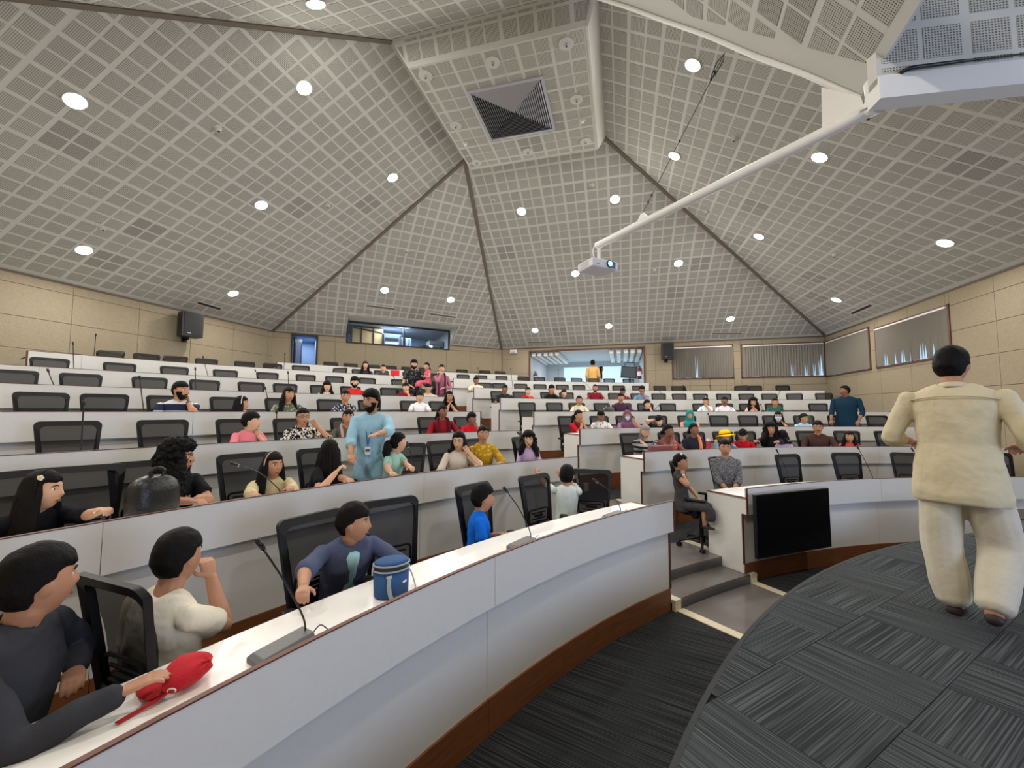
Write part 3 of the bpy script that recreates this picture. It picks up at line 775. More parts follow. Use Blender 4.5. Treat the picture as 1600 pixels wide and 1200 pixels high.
# ================================================================== DOWNLIGHTS
LIGHTS = [((117, 157), 'left', 'large bright downlight high on the left slope, nearest the camera'), ((475, 137), 'left', 'round downlight on the left slope, up beside the soffit box'),
 ((493, 5), 'front', 'round downlight at the very top, on the slope above the long dark batten'), ((613, 277), 'left', 'round downlight on the left slope just left of the ceiling grille box corner'),
 ((408, 320), 'left', 'round downlight in the middle of the left slope'), ((131, 390), 'left', 'wide glowing downlight low on the left slope near the frame edge'),
 ((364, 458), 'left', 'round downlight low on the left slope above the wall speaker'), ((601, 453), 'corner', 'left one of two downlights over the control room window'),
 ((704, 468), 'corner', 'right one of two downlights over the control room window'), ((815, 330), 'back', 'round downlight on the back slope below the ceiling grille, left one'),
 ((961, 311), 'back', 'round downlight on the back slope below the ceiling grille, right one'), ((836, 516), 'back', 'small downlight low on the back slope, left of the lounge opening'),
 ((951, 509), 'back', 'small downlight low on the back slope, above the lounge opening'), ((899, 427), 'back', 'round downlight on the back slope, beside the hanging projector'),
 ((1060, 411), 'back', 'round downlight on the back slope, right of the projector'), ((1083, 101), 'right', 'round downlight on the right slope, up under the white bulkhead lip'),
 ((1054, 243), 'right', 'round downlight on the right slope crossed by the suspension wire'), ((1281, 245), 'right', 'round downlight on the right slope just under the projector pipe bracket'),
 ((1186, 369), 'right', 'round downlight on the right slope near its dark batten'), ((1477, 379), 'right', 'wide glowing downlight on the right slope above the walking man'),
 ((1141, 498), 'back', 'small downlight low on the back slope, above the curtained windows'), ((1307, 468), 'right', 'round downlight low on the right slope above the corner window')]
LIGHTS += [((None, (-7.2, -.2)), 'front', 'unseen added downlight on the front slope, left end, behind the camera'), ((None, (-3.6, .2)), 'front', 'unseen added downlight on the front slope above the camera'),  # out-of-frame downlights added to brighten the desk front panels
 ((None, (.2, .6)), 'front', 'unseen added downlight on the front slope behind the camera, middle'), ((None, (3.6, 1.2)), 'right', 'unseen added downlight on the right slope over the stage'), ((None, (-9.6, 2.6)), 'left', 'unseen added downlight on the left slope, beside the frame edge'), ((None, (6.0, 5.2)), 'right', 'unseen added downlight on the right slope, right of the frame')]
M['lens'] = mat('lamp_lens', (255, 250, 242), .5, emit=40, ecol=(255, 249, 240))
m = MB(); m.cyl((0, 0, -.012), (0, 0, 0), .138, 28); ring_me = m.mesh('lamp_ring', M['white'], False)
m = MB(); m.cyl((0, 0, -.016), (0, 0, -.011), .118, 28); lens_me = m.mesh('lamp_lens', M['lens'], False)
lamp_pos = []
for (q, f, lab) in LIGHTS:
    o, e1, e2_, n = FN[f]
    if q[0] is None: g_ = W(q[1][0], q[1][1], 0); P_ = g_ + up * ((o - g_).dot(n) / n.z) + n * .006
    else: P_ = at_plane(q[0], q[1], o, n) + n * .006
    r = empty('downlight', P_, 0, label=lab, category='ceiling light', group='round ceiling downlights')
    r.rotation_euler = (-n).to_track_quat('Z', 'Y').to_euler()
    obj('lamp_ring', ring_me, r); obj('lamp_lens', lens_me, r)
    ld = bpy.data.lights.new('downlight_lamp', 'AREA'); ld.shape = 'DISK'; ld.size = .19; ld.energy = LAMP_W; ld.color = (1, .955, .89)
    lo = bpy.data.objects.new('downlight_lamp', ld); COL.objects.link(lo); lo.location = P_ + n * .022; lo.rotation_euler = (-n).to_track_quat('Z', 'Y').to_euler()
    lamp_pos.append(P_)

# ---- smoke detectors and sprinklers
DET = [((340, 201), 'left', 'left slope, above the dark stained squares'), ((511, 321), 'left', 'left slope, right of the middle downlight'), ((160, 356), 'left', 'left slope, just above the lowest left downlight'),
 ((635, 392), 'corner', 'corner slope over the control room window'), ((771, 313), 'back', 'back slope left of the first downlight under the grille'), ((925, 290), 'back', 'back slope right under the soffit box'),
 ((1149, 216), 'right', 'right slope, upper middle'), ((1105, 331), 'right', 'right slope beside its dark batten'), ((1305, 398), 'right', 'right slope above the low right downlight'), ((1022, 422), 'back', 'back slope between projector and right downlight')]
dm = mat('detector_grey', (186, 184, 176), .5)
m = MB(); m.cyl((0, 0, -.03), (0, 0, 0), .055, 18, None, .07); m.cyl((0, 0, -.06), (0, 0, -.03), .03, 14, None, .045); det_me = m.mesh('detector_body', dm)
m = MB(); m.cyl((0, 0, -.066), (0, 0, -.06), .018, 12); det2 = m.mesh('detector_chamber', M['ventd'])
for q, f, where in DET:
    o, e1, e2_, n = FN[f]; P_ = at_plane(q[0], q[1], o, n) + n * .004
    r = empty('smoke_detector', P_, 0, label='small pale smoke detector on the ' + where, category='detector'); r.rotation_euler = (-n).to_track_quat('Z', 'Y').to_euler()
    obj('detector_body', det_me, r); obj('detector_chamber', det2, r)
SP_ = [((665, 118), 'left front corner'), ((770, 97), 'middle of the near edge'), ((885, 68), 'right front corner'), ((901, 155), 'middle of the right side'), ((915, 221), 'right back corner'), ((825, 237), 'middle of the back edge'), ((745, 254), 'left back corner'), ((712, 196), 'middle of the left side')]
m = MB(); m.cyl((0, 0, -.01), (0, 0, 0), .13, 24); pl_me = m.mesh('plate', M['ceil']); m = MB(); m.cyl((0, 0, -.05), (0, 0, -.009), .03, 12); noz = m.mesh('nozzle', M['vent']); m = MB(); m.cyl((0, 0, -.054), (0, 0, -.05), .014, 10); nozd = m.mesh('nozzle_hole', M['ventd'])
for q, where in SP_:
    P_ = at_z(q[0], q[1], SLZ) - up * .004
    r = empty('round_ceiling_plate', P_, 0, label='round white plate with small nozzle at the %s of the soffit' % where, category='ceiling fitting', group='round plates on the soffit box')
    obj('plate', pl_me, r); obj('nozzle', noz, r); obj('nozzle_hole', nozd, r)
for q, lab in (((910, 188), 'white dome detector on the soffit, right of the grille'), ((727, 224), 'small dome detector on the soffit, left of the grille')):
    P_ = at_z(q[0], q[1], SLZ); r = empty('smoke_detector', P_ - up * .004, 0, label=lab, category='detector'); MB().cyl((0, 0, -.03), (0, 0, 0), .05, 16, None, .065).build('detector_body', dm, r); MB().ell((0, 0, -.035), (.035, .035, .03)).build('detector_dome', M['white'], r, True)

# ---- square air grille on the soffit
gc = at_z(803, 174, SLZ) - up * .004
gr = empty('air_grille', gc, TH, label='large square grey four-way air grille in the ceiling soffit', category='air vent')
h = .76
m = MB()
for s in range(4):
    Rm = R3(0, 0, s * PI / 2); q = [Rm @ Vector(p) for p in ((-h, -h, 0), (h, -h, 0), (h - .06, -h + .06, 0), (-h + .06, -h + .06, 0))]; m.prism(q, (0, 0, -.025))
m.build('frame', M['vent'], gr)
m = MB(); m.box((0, 0, -.001), (1.44, 1.44, .002)); m.build('backing', M['ventd'], gr)
for s in range(4):
    Rm = R3(0, 0, s * PI / 2)
    for k in range(16):
        x = h - .08 - k * .043
        if x < .03: continue
        q = [Rm @ Vector(p) for p in ((-x, -x, -.004), (x, -x, -.004), (x - .020, -x + .020, -.030), (-x + .020, -x + .020, -.030))]
        m = MB(); m.prism(q, (0, 0, -.003)); m.build('vane', M['vent'], gr)
# ---- slot vents
SV = [((571, 477), (618, 483), 'corner', 'long slot vent over the left half of the control room window'), ((671, 490), (713, 496), 'corner', 'long slot vent over the right end of the control room window'), ((824, 535), (862, 534), 'back', 'thin slot vent left of the lounge opening, by the eave'),
 ((1112, 521), (1160, 521), 'back', 'thin slot vent above the curtained back windows'), ((1330, 490), (1362, 476), 'right', 'dark slot vent low on the right slope'), ((308, 472), (345, 483), 'left', 'dark slot vent low on the left slope by the speaker')]
for a, b, f, lab in SV:
    o, e1, e2_, n = FN[f]; A = at_plane(*a, o, n); B = at_plane(*b, o, n); d = (B - A).normalized(); s_ = d.cross(n)
    r = empty('slot_vent', (A + B) / 2 + n * .004, 0, label=lab, category='air vent'); O = Vector(r.location)
    m = MB(); m.prism([A - s_ * .07 - O, B - s_ * .07 - O, B + s_ * .07 - O, A + s_ * .07 - O], n * .008); m.build('frame', M['ceil'], r)
    m = MB(); m.prism([A - s_ * .04 + d * .02 + n * .0085 - O, B - s_ * .04 - d * .02 + n * .0085 - O, B + s_ * .04 - d * .02 + n * .0085 - O, A + s_ * .04 + d * .02 + n * .0085 - O], n * .003); m.build('slot', M['ventd'] if f in ('left', 'right') else M['strip'], r)
# ================================================================== BENCHES
def ang_for_u(R, ulim, sign):
    # angle where the bench line at radius R reaches room coordinate u = ulim
    best = None
    a = 60.0 if sign > 0 else 120.0
    while a < 178:
        u = polar(a, R).dot(U)
        if sign > 0:
            if u < ulim: return a
        else:
            if u < ulim: return a
        a += .1
    return 176.0
L_END = [min(172, ang_for_u(RAD[k], -10.3, -1)) for k in range(8)]; L_END[0] = 172; L_END[6] = 146.3; L_END[7] = 132.47
R_END = [ang_for_u(RAD[k], 6.75 if k else 7.15, 1) for k in range(8)]; R_END[3] = 77.7; R_END[4] = 79.4; R_END[5] = 77.65; R_END[6] = 94.85; R_END[7] = 108.95
ORD = ['front', 'second', 'third', 'fourth', 'fifth', 'sixth', 'seventh', 'top']
def arc_off(root, mb):
    o = Vector(root.location); mb.v = [tuple(Vector(v) - o) for v in mb.v]; return mb
def bench(k, side):
    R, zr, zf = RAD[k], RIM[k], FLR[k]; zp = 0 if k == 0 else FLR[k - 1]
    if side == 'L': a0, a1, sg = AIS_L[k], L_END[k], 1
    else: a0, a1, sg = AIS_R[k], R_END[k], -1
    blk = 'left' if side == 'L' else 'right'
    extra = {(0, 'L'): ', lunch bag and microphones on it', (0, 'R'): ', flat screen mounted on its face'}.get((k, side), '')
    root = empty('curved_desk', polar(a0, R, zf), 0, label='curved white %s desk row of the %s seating block%s' % (ORD[k], blk, extra), category='desk', group='curved desk rows of the lecture hall')
    def B(mb, name, m, **kw): return arc_off(root, mb).build(name, m, root, **kw)
    step = math.degrees(2.44 / R); x = a0; segs = []
    while (x - a1) * sg < 0:
        y = x + sg * step
        if (y - a1) * sg > 0: y = a1
        if abs(y - x) > .3: segs.append((x, y))
        x = y
    gp = math.degrees(.002 / R)
    for (x, y) in segs:
        lo, hi = min(x, y) + gp, max(x, y) - gp
        m = MB(); m.ring(lo, hi, R - .018, R, zr - .314, zr - .004); B(m, 'front_panel', M['lam'])
        m = MB(); m.ring(lo, hi, R + .05, R + .068, zf + .002, zr - .28); B(m, 'lower_panel', M['lam'])
        m = MB(); m.ring(lo, hi, R + .002, R + .52, zr - .135, zr - .11); B(m, 'worktop', M['lam_top'])
        m = MB(); m.ring(lo, hi, R - .020, R + .004, zr - .004, zr + .002); B(m, 'edge_trim', M['edge'])
        m = MB(); m.ring(lo, hi, R + .52, R + .523, zr - .135, zr - .11); B(m, 'edge_trim', M['edge'])
        m = MB(); m.ring(lo, hi, R + .035, R + .05, zp + .003, zf + .002); B(m, 'plinth', M['wood'])
    lo, hi = min(a0, a1), max(a0, a1)
    m = MB(); m.ring(lo, hi, R + .0, R + .05, zr - .30, zr - .29); B(m, 'shadow_strip', M['gap'])
    # end boards with a notch under the front panel
    for a, s in ((a0, -sg), (a1, sg)):
        rad = Vector((math.cos(math.radians(a)), math.sin(math.radians(a)), 0)); tn = Vector((-rad.y, rad.x, 0)) * s
        def P(r, z): return Vector((CC.x, CC.y, 0)) + rad * r + up * z
        zm_ = (zf + zp) / 2 + .003; m = MB(); m.prism([P(R + .046, zm_), P(R + .34, zm_), P(R + .34, zf), P(R + .525, zf), P(R + .525, zr - .135), P(R - .018, zr - .135), P(R - .018, zr - .314), P(R + .046, zr - .314)], tn * .022)
        B(m, 'side_panel', M['lam'])
        m = MB()
        for (r_a, z_a, r_b, z_b) in ((R + .046, zf, R + .046, zr - .314), (R + .046, zr - .314, R - .02, zr - .314), (R - .02, zr - .314, R - .02, zr + .002), (R - .02, zr - .112, R + .525, zr - .112)):
            A, C_ = P(r_a, z_a), P(r_b, z_b); dd = (C_ - A).normalized(); pp = dd.cross(tn.normalized()) * .006
            m.prism([A - pp, C_ - pp, C_ + pp, A + pp], tn * .0235)
        B(m, 'side_edge_band', M['edge'])
        m = MB(); m.prism([P(R - .02, zr - .12), P(R + .0, zr - .12), P(R + .0, zr), P(R - .02, zr)], tn * .0228); B(m, 'side_panel', M['lam'])
    return root
for k in range(8):
    bench(k, 'L'); bench(k, 'R')

# ================================================================== CHAIRS
def superring(cx, cy, z, ax, ay, n=20, e=.5):
    out = []
    for i in range(n):
        t = 2 * PI * i / n; c, s = math.cos(t), math.sin(t)
        out.append(Vector((cx + ax * abs(c) ** e * (1 if c > 0 else -1), cy + ay * abs(s) ** e * (1 if s > 0 else -1), z)))
    return out
def back_y(z):
    t = (z - .56) / .59; return -.235 - .10 * t * t + .035 * math.sin(PI * min(1, max(0, t)) * .9)
def outline(ins, n=6):
    pts = []
    def half(z):
        t = (z - .56) / .59; return .195 + .045 * min(1, t * 1.3)
    z0, z1 = .56 + ins, 1.15 - ins * 1.25; rc = .05
    def corner(cx, cz, a0, a1):
        for i in range(n + 1):
            a = math.radians(a0 + (a1 - a0) * i / n); pts.append((cx + rc * math.cos(a), cz + rc * math.sin(a)))
    hb, ht = half(z0) - ins, half(z1) - ins
    corner(hb - rc, z0 + rc, -90, 0); corner(ht - rc, z1 - rc, 0, 90); corner(-ht + rc, z1 - rc, 90, 180); corner(-hb + rc, z0 + rc, 180, 270)
    return pts
CH = {}
def chair_meshes():
    m = MB(); rs = [superring(0, .01, .445, .20, .20), superring(0, .01, .455, .235, .235), superring(0, .01, .50, .245, .245), superring(0, .01, .52, .215, .215)]
    m.loft(rs); CH['seat'] = m.mesh('chair_seat', M['chairf'], True)
    o, i = outline(0), outline(.038); n = len(o); vs = []
    for (x, z) in o: vs.append((x, back_y(z) - .022, z))
    for (x, z) in i: vs.append((x, back_y(z) - .022, z))
    for (x, z) in i: vs.append((x, back_y(z) + .010, z))
    for (x, z) in o: vs.append((x, back_y(z) + .010, z))
    fs = []
    for a in range(4):
        b = (a + 1) % 4
        for k in range(n): fs.append((a * n + k, a * n + (k + 1) % n, b * n + (k + 1) % n, b * n + k))
    m = MB(); m.add(vs, fs); CH['frame'] = m.mesh('chair_back_frame', M['chair'])
    m = MB(); rows = 8; i2 = outline(.030); zmin, zmax = .592, 1.11; vs = []; fs = []
    for r in range(rows + 1):
        z = zmin + (zmax - zmin) * r / rows; t = (z - .56) / .59; hw = .195 + .045 * min(1, t * 1.3) - .034
        if r == 0 or r == rows: hw -= .02
        for x in (-hw, 0, hw): vs.append((x, back_y(z) - .006, z))
    for r in range(rows):
        for c in (0, 1): a = r * 3 + c; fs.append((a, a + 1, a + 4, a + 3))
    m.add(vs, fs); CH['mesh'] = m.mesh('chair_mesh_back', M['mesh'])
    m = MB()
    def rr(hw, z0, z1, rc=.03):
        p = []
        for cx, cz, a0 in ((hw - rc, z0 + rc, -90), (hw - rc, z1 - rc, 0), (-hw + rc, z1 - rc, 90), (-hw + rc, z0 + rc, 180)):
            for i_ in range(4): a = math.radians(a0 + 30 * i_); x = cx + rc * math.cos(a); z = cz + rc * math.sin(a); p.append((x, back_y(z) - .028, z))
        return p
    m.tube(rr(.15, .65, .79), .010, 5, closed=True)
    m.tube([(-.11, back_y(.745) - .03, .75), (.11, back_y(.745) - .03, .75)], .008, 5); m.tube([(-.11, back_y(.7) - .03, .69), (.11, back_y(.7) - .03, .69)], .008, 5); m.tube([(-.06, back_y(.72) - .03, .72), (.06, back_y(.72) - .03, .72)], .014, 5)
    CH['lumbar'] = m.mesh('chair_lumbar', M['chair'])
    m = MB(); m.tube([(0, -.05, .42), (0, -.26, .43), (0, -.30, .52), (0, back_y(.66) - .03, .66)], [(.02, .05), (.02, .05), (.018, .04), (.012, .035)], 8, smooth=3, flat=(0, 0, 1)); CH['spine'] = m.mesh('chair_spine', M['chair'], True)
    for s, nm in ((1, 'armR'), (-1, 'armL')):
        m = MB(); m.tube([(s * .17, .0, .435), (s * .275, .0, .44), (s * .285, .0, .55), (s * .285, .0, .655)], [(.014, .03), (.016, .032), (.016, .030), (.014, .026)], 8, smooth=3, flat=(0, 0, 1))
        rs = [superring(s * .285, .02, .655, .035, .12, 16), superring(s * .285, .02, .665, .045, .135, 16), superring(s * .285, .02, .685, .042, .13, 16), superring(s * .285, .02, .69, .03, .12, 16)]
        m.loft(rs); CH[nm] = m.mesh('chair_armrest', M['chair'], False)
    m = MB(); m.cyl((0, 0, .14), (0, 0, .32), .028, 12); m.cyl((0, 0, .30), (0, 0, .42), .02, 12); m.box((0, 0, .43), (.18, .22, .035)); CH['column'] = m.mesh('chair_column', M['blackm'])
    m = MB(); m.cyl((0, 0, .07), (0, 0, .16), .045, 12)
    for k in range(5):
        a = 2 * PI * k / 5 + .3; d = Vector((math.cos(a), math.sin(a), 0)); m.tube([d * .03 + up * .125, d * .16 + up * .105, d * .30 + up * .075], [(.02, .028), (.017, .022), (.013, .016)], 6, flat=(0, 0, 1))
    CH['base'] = m.mesh('chair_base', M['chair'])
    m = MB(); m.cyl((-.028, 0, .03), (-.008, 0, .03), .03, 12); m.cyl((.008, 0, .03), (.028, 0, .03), .03, 12); m.cyl((0, 0, .03), (0, 0, .075), .01, 6); CH['castor'] = m.mesh('chair_castor', M['black'])
chair_meshes()
def proto(full):
    r = bpy.data.objects.new('office_chair', None); r['category'] = 'chair'; r['group'] = 'black mesh office chairs'
    parts = [('seat', 'seat'), ('back_frame', 'frame'), ('mesh_back', 'mesh'), ('lumbar_support', 'lumbar'), ('armrest', 'armR'), ('armrest', 'armL'), ('base', 'base'), ('column', 'column')] + ([('back_spine', 'spine')] if full else [])
    P_ = []
    for nm, kx in parts: o = bpy.data.objects.new(nm, CH[kx]); P_.append(o)
    if full:
        for k in range(5):
            a = 2 * PI * k / 5 + .3; o = bpy.data.objects.new('castor', CH['castor']); o.location = (math.cos(a) * .30, math.sin(a) * .30, 0); o.rotation_euler = (0, 0, a + .6); P_.append(o)
    return r, P_
PF, PS = proto(True), proto(False)
USED = {}
def place(pr, loc, rz, label):
    r0, ps = pr
    if id(r0) not in USED: USED[id(r0)] = 1; r = r0; kids = ps
    else: r = r0.copy(); kids = [p.copy() for p in ps]
    COL.objects.link(r); r.location = loc; r.rotation_euler = (0, 0, rz); r['label'] = label
    for c in kids: COL.objects.link(c); c.parent = r
    return r
# (u centre in the picture, turn in degrees, extra radius)  per row and block
CHAIRS = {
 (1, 'L'): [(270, 100, .05), (500, 4, 0), (604, -10, 0), (748, 8, 0), (840, 4, 0), (893, -52, 0)],
 (1, 'R'): [(1068, 24, 0), (1130, 8, .05), (1234, 0, 0), (1322, -8, .05), (1404, -35, 0), (1470, -6, 0), (1560, 0, 0)],
 (2, 'L'): [(38, 10, 0), (112, -12, 0), (228, -4, 0), (385, 0, 0), (500, 0, 0), (612, -40, 0), (692, 0, 0), (735, 0, .05), (822, 6, 0)],
 (2, 'R'): [(985, -8, 0), (1045, -6, 0), (1085, -5, 0), (1132, 0, 0), (1167, 0, 0), (1212, 0, 0), (1262, -8, 0), (1320, -14, 0), (1390, 6, 0), (1462, 0, 0)],
 (3, 'L'): [(110, 0, 0), (257, 0, 0), (372, 0, 0), (456, 0, 0), (541, 0, 0), (603, 20, 0), (672, 0, 0), (727, 0, 0)],
 (3, 'R'): [(885, -8, 0), (935, -6, 0), (975, -8, 0), (1027, -6, 0), (1072, -6, 0), (1121, -8, 0), (1166, -10, 0), (1205, -8, 0), (1254, -8, 0), (1308, -8, 0), (1371, 0, 0)],
 (4, 'L'): [(70, 4, 0), (158, -8, 0), (262, 0, 0), (356, 0, 0), (438, 0, 0), (516, 0, 0), (578, 0, 0), (642, 0, 0), (686, 0, 0)],
 (4, 'R'): [(822, -6, 0), (865, -6, 0), (900, -6, 0), (939, -6, 0), (972, -8, 0), (1007, -6, 0), (1042, -6, 0), (1093, -8, 0), (1130, -8, 0), (1166, -8, 0), (1207, -8, 0), (1275, -10, 0)],
 (5, 'L'): [(20, 0, 0), (126, 0, 0), (234, 0, 0), (320, 0, 0), (393, 0, 0), (446, 0, 0), (502, 0, 0), (548, 0, 0), (608, -4, 0), (634, 0, 0), (672, 0, 0)],
 (5, 'R'): [(778, -4, 0), (812, -4, 0), (855, -4, 0), (884, -6, 0), (928, -6, 0), (960, -6, 0), (995, -6, 0), (1028, -6, 0), (1060, -6, 0), (1093, -6, 0), (1129, -8, 0), (1164, -8, 0), (1200, -8, 0), (1239, -8, 0), (1285, -8, 0)],
 (6, 'L'): [(76, 0, 0), (186, 0, 0), (272, 0, 0), (352, 0, 0), (418, 0, 0), (478, 0, 0), (523, 0, 0), (575, 2, 0), (624, 0, 0), (672, 0, 0)],
 (6, 'R'): [(757, -4, 0), (779, -4, 0), (813, -4, 0), (843, -4, 0), (878, -4, 0), (904, -4, 0), (941, -4, 0), (966, -4, 0), (997, -4, 0), (1031, 0, 0), (1059, 0, 0), (1078, 60, 0), (1147, -45, 0), (1180, 0, 0), (1223, 0, 0)],
 (7, 'L'): [(155, -30, 0), (228, 0, 0), (264, -20, 0), (322, 0, 0), (382, 0, 0), (426, 0, 0), (470, 0, 0), (517, -50, 0), (562, 0, 0), (596, 0, 0), (640, 0, 0), (680, 0, 0)],
 (7, 'R'): [(724, 0, 0), (752, 0, 0), (784, 0, 0), (818, 0, 0), (843, 0, 0), (875, 0, 0), (901, 0, 0), (927, 0, 0), (952, 0, 0), (982, 0, 0)],
 (8, 'L'): [(517, 0, 0), (548, 0, 0), (581, -10, 0), (610, 0, 0), (637, 0, 0), (664, 0, 0)],
 (8, 'R'): [(722, 0, 0), (758, 0, 0), (782, 0, 0)]}
TOPV = {1: 745, 2: 715, 3: 655, 4: 625, 5: 612, 6: 600, 7: 588, 8: 578}
NEAR_NAMES = ['first', 'second', 'third', 'fourth', 'fifth', 'sixth', 'seventh', 'eighth', 'ninth', 'tenth', 'eleventh', 'twelfth', 'thirteenth', 'fourteenth', 'fifteenth']
for (k, side), lst in CHAIRS.items():
    n_ = len(lst)
    for i, (u_, tw, dr) in enumerate(lst):
        b = at_r(u_, TOPV[k], RAD[k - 1] + .72 + .28 + dr)
        a = ang_of(b); c = polar(a, RAD[k - 1] + .72 + dr, FLR[k - 1])
        rz = math.radians(a + 90 + tw)
        idx = NEAR_NAMES[n_ - 1 - i] if side == 'L' else NEAR_NAMES[i]
        lab = 'black mesh office chair, %s row of the %s block, %s from the aisle' % (ORD[k - 1], 'left' if side == 'L' else 'right', idx)
        place(PF if k <= 2 else PS, c, rz, lab)

# ================================================================== DESK MICROPHONES
MICS = [(1, (480, 1004), (401, 842), 'left block front desk beside the boy in the denim shirt'), (1, (832, 842), (787, 761), 'left block front desk beside the boy in blue'), (1, (972, 799), (927, 749), 'left block front desk, last one before the aisle'),
 (2, (440, 770), (360, 723), 'left block second desk in front of the girl in cream'), (2, (652, 740), (636, 690), 'left block second desk by the girl in mint'), (2, (842, 718), (808, 675), 'left block second desk in front of the girl in lilac'),
 (1, (1238, 757), (1213, 702), 'right block front desk above the flat screen'), (1, (1366, 748), (1339, 697), 'right block front desk right of the flat screen'), (1, (1450, 745), (1424, 700), 'right block front desk beside the walking man'),
 (3, (128, 702), (131, 625), 'left block third desk, far left'), (3, (434, 690), (432, 640), 'left block third desk by the zebra print lady'), (3, (768, 672), (752, 653), 'left block third desk, aisle end'),
 (4, (226, 640), (218, 587), 'left block fourth desk beside the bearded man'), (4, (424, 642), (414, 604), 'left block fourth desk beside the long haired woman'), (2, (1160, 699), (1143, 680), 'right block second desk by the yellow hat'), (2, (1243, 697), (1228, 685), 'right block second desk by the bearded man in brown'),
 (5, (86, 601), (74, 576), 'left block fifth desk, leftmost'), (5, (307, 609), (305, 574), 'left block fifth desk, second from left'), (5, (452, 613), (450, 580), 'left block fifth desk, middle'), (6, (116, 576), (114, 534), 'left block sixth desk, leftmost'),
 (6, (326, 588), (317, 556), 'left block sixth desk, second from left'), (6, (407, 592), (398, 577), 'left block sixth desk, third from left'), (6, (622, 597), (614, 586), 'left block sixth desk under the red sign'),
 (7, (147, 556), (150, 521), 'left block seventh desk, leftmost'), (7, (444, 576), (445, 552), 'left block seventh desk, below the corner door'), (7, (748, 592), (747, 574), 'right block seventh desk near the aisle'), (6, (802, 606), (798, 576), 'right block sixth desk near the aisle'),
 (7, (873, 596), (872, 577), 'right block seventh desk in front of the lounge glass'), (6, (925, 607), (911, 595), 'right block sixth desk in front of the maroon shirt man'), (5, (1041, 624), (1029, 609), 'right block fifth desk near the man in pale blue'), (6, (1112, 608), (1109, 602), 'right block sixth desk, right part'), (6, (1110, 608), (1109, 590), 'right block sixth desk under the curtained window'),
 (5, (1214, 625), (1219, 610), 'right block fifth desk, right part'), (4, (1020, 642), (1030, 633), 'right block fourth desk by the boy in black'), (3, (1112, 667), (1106, 645), 'right block third desk right of the teal headscarf'), (3, (1226, 666), (1222, 637), 'right block third desk beside the masked woman'),
 (4, (1148, 642), (1140, 633), 'right block fourth desk in front of the man in white'), (3, (1412, 670), (1403, 633), 'right block third desk by the right wall'), (4, (1195, 642), (1188, 631), 'right block fourth desk beside the woman in green')]
for k, b, t, lab in MICS:
    near = k <= 2
    Q = at_r(b[0], b[1], RAD[k - 1] + .17); a = ang_of(Q); zt = RIM[k - 1] - .11
    Bp = polar(a, RAD[k - 1] + .19, zt); T = at_r(t[0], t[1], RAD[k - 1] + .21)
    r = empty('gooseneck_microphone', Bp, math.radians(a + 90), label='black gooseneck microphone on the ' + lab, category='microphone', group='desk microphones')
    Ri = Matrix.Rotation(-math.radians(a + 90), 3, 'Z'); tl = Ri @ (T - Bp)
    X0, X1 = -.02, .22
    m = MB(); m.prism([(X0, -.055, 0), (X1, -.055, 0), (X1, .055, 0), (X0, .055, 0)], (0, 0, .022)); m.add([(X0, -.055, .022), (X1, -.055, .022), (X1, .055, .022), (X0, .055, .022), (X0 + .004, -.045, .052), (X1 - .02, -.045, .036), (X1 - .02, .045, .036), (X0 + .004, .045, .052)], [(0, 1, 5, 4), (1, 2, 6, 5), (2, 3, 7, 6), (3, 0, 4, 7), (4, 5, 6, 7)])
    m.build('mic_base', M['grey'], r, bevel=.004 if near else 0)
    s0 = Vector((.0, .0, .035)); mid = s0.lerp(tl, .45) + Vector((0, 0, abs(tl.x) * .18 + .01)); rr_ = .0045 if near else .006
    dirn = (tl - mid).normalized(); e = tl - dirn * (.06 if near else .05)
    m = MB(); m.tube([s0, s0 + Vector((0, 0, .05)) + (mid - s0) * .1, mid, e], rr_, 6, smooth=4); m.build('gooseneck', M['black'], r, True)
    m = MB(); m.cyl(e, tl, .010 if near else .013, 10, None, .012 if near else .014); m.build('mic_head', M['black'], r, True)
    if near:
        m = MB(); m.cyl(e - dirn * .006, e + dirn * .004, .011, 10); m.build('mic_ring', M['chrome'], r)
        m = MB(); m.tube([(-.01, .03, .03), (-.05, .03, .06), (-.09, .02, .03), (-.11, .01, .004)], .003, 5, smooth=3); m.build('mic_cable', M['black'], r, True)

# ================================================================== FLAT SCREEN ON THE RIGHT DESK
tl_, tr_, br_, bl_ = at_r(1180, 773.5, 8.84), at_r(1295, 762, 8.80), at_r(1297, 853, 8.80), at_r(1182, 877, 8.84)
tl_.z = tr_.z = (tl_.z + tr_.z) / 2; bl_.z = br_.z = (bl_.z + br_.z) / 2; bl_.x, bl_.y = tl_.x, tl_.y; br_.x, br_.y = tr_.x, tr_.y
dx = (tr_ - tl_).normalized(); nn = Vector((dx.y, -dx.x, 0)); 
if nn.dot(CAMP - tl_) < 0: nn = -nn
tv = empty('flat_screen', (tl_ + br_) / 2, math.atan2(dx.y, dx.x), label='black flat screen hung on the front face of right block front desk', category='screen')
wd = (tr_ - tl_).length; hh = tl_.z - bl_.z
MB().box((0, .02, 0), (wd, .04, hh)).build('housing', M['black'], tv, bevel=.004)
MB().box((0, -.0015, .004), (wd - .03, .003, hh - .035)).build('display', M['screen'], tv)
MB().box((0, .07, 0), (.3, .06, .25)).build('wall_bracket', M['blackm'], tv)

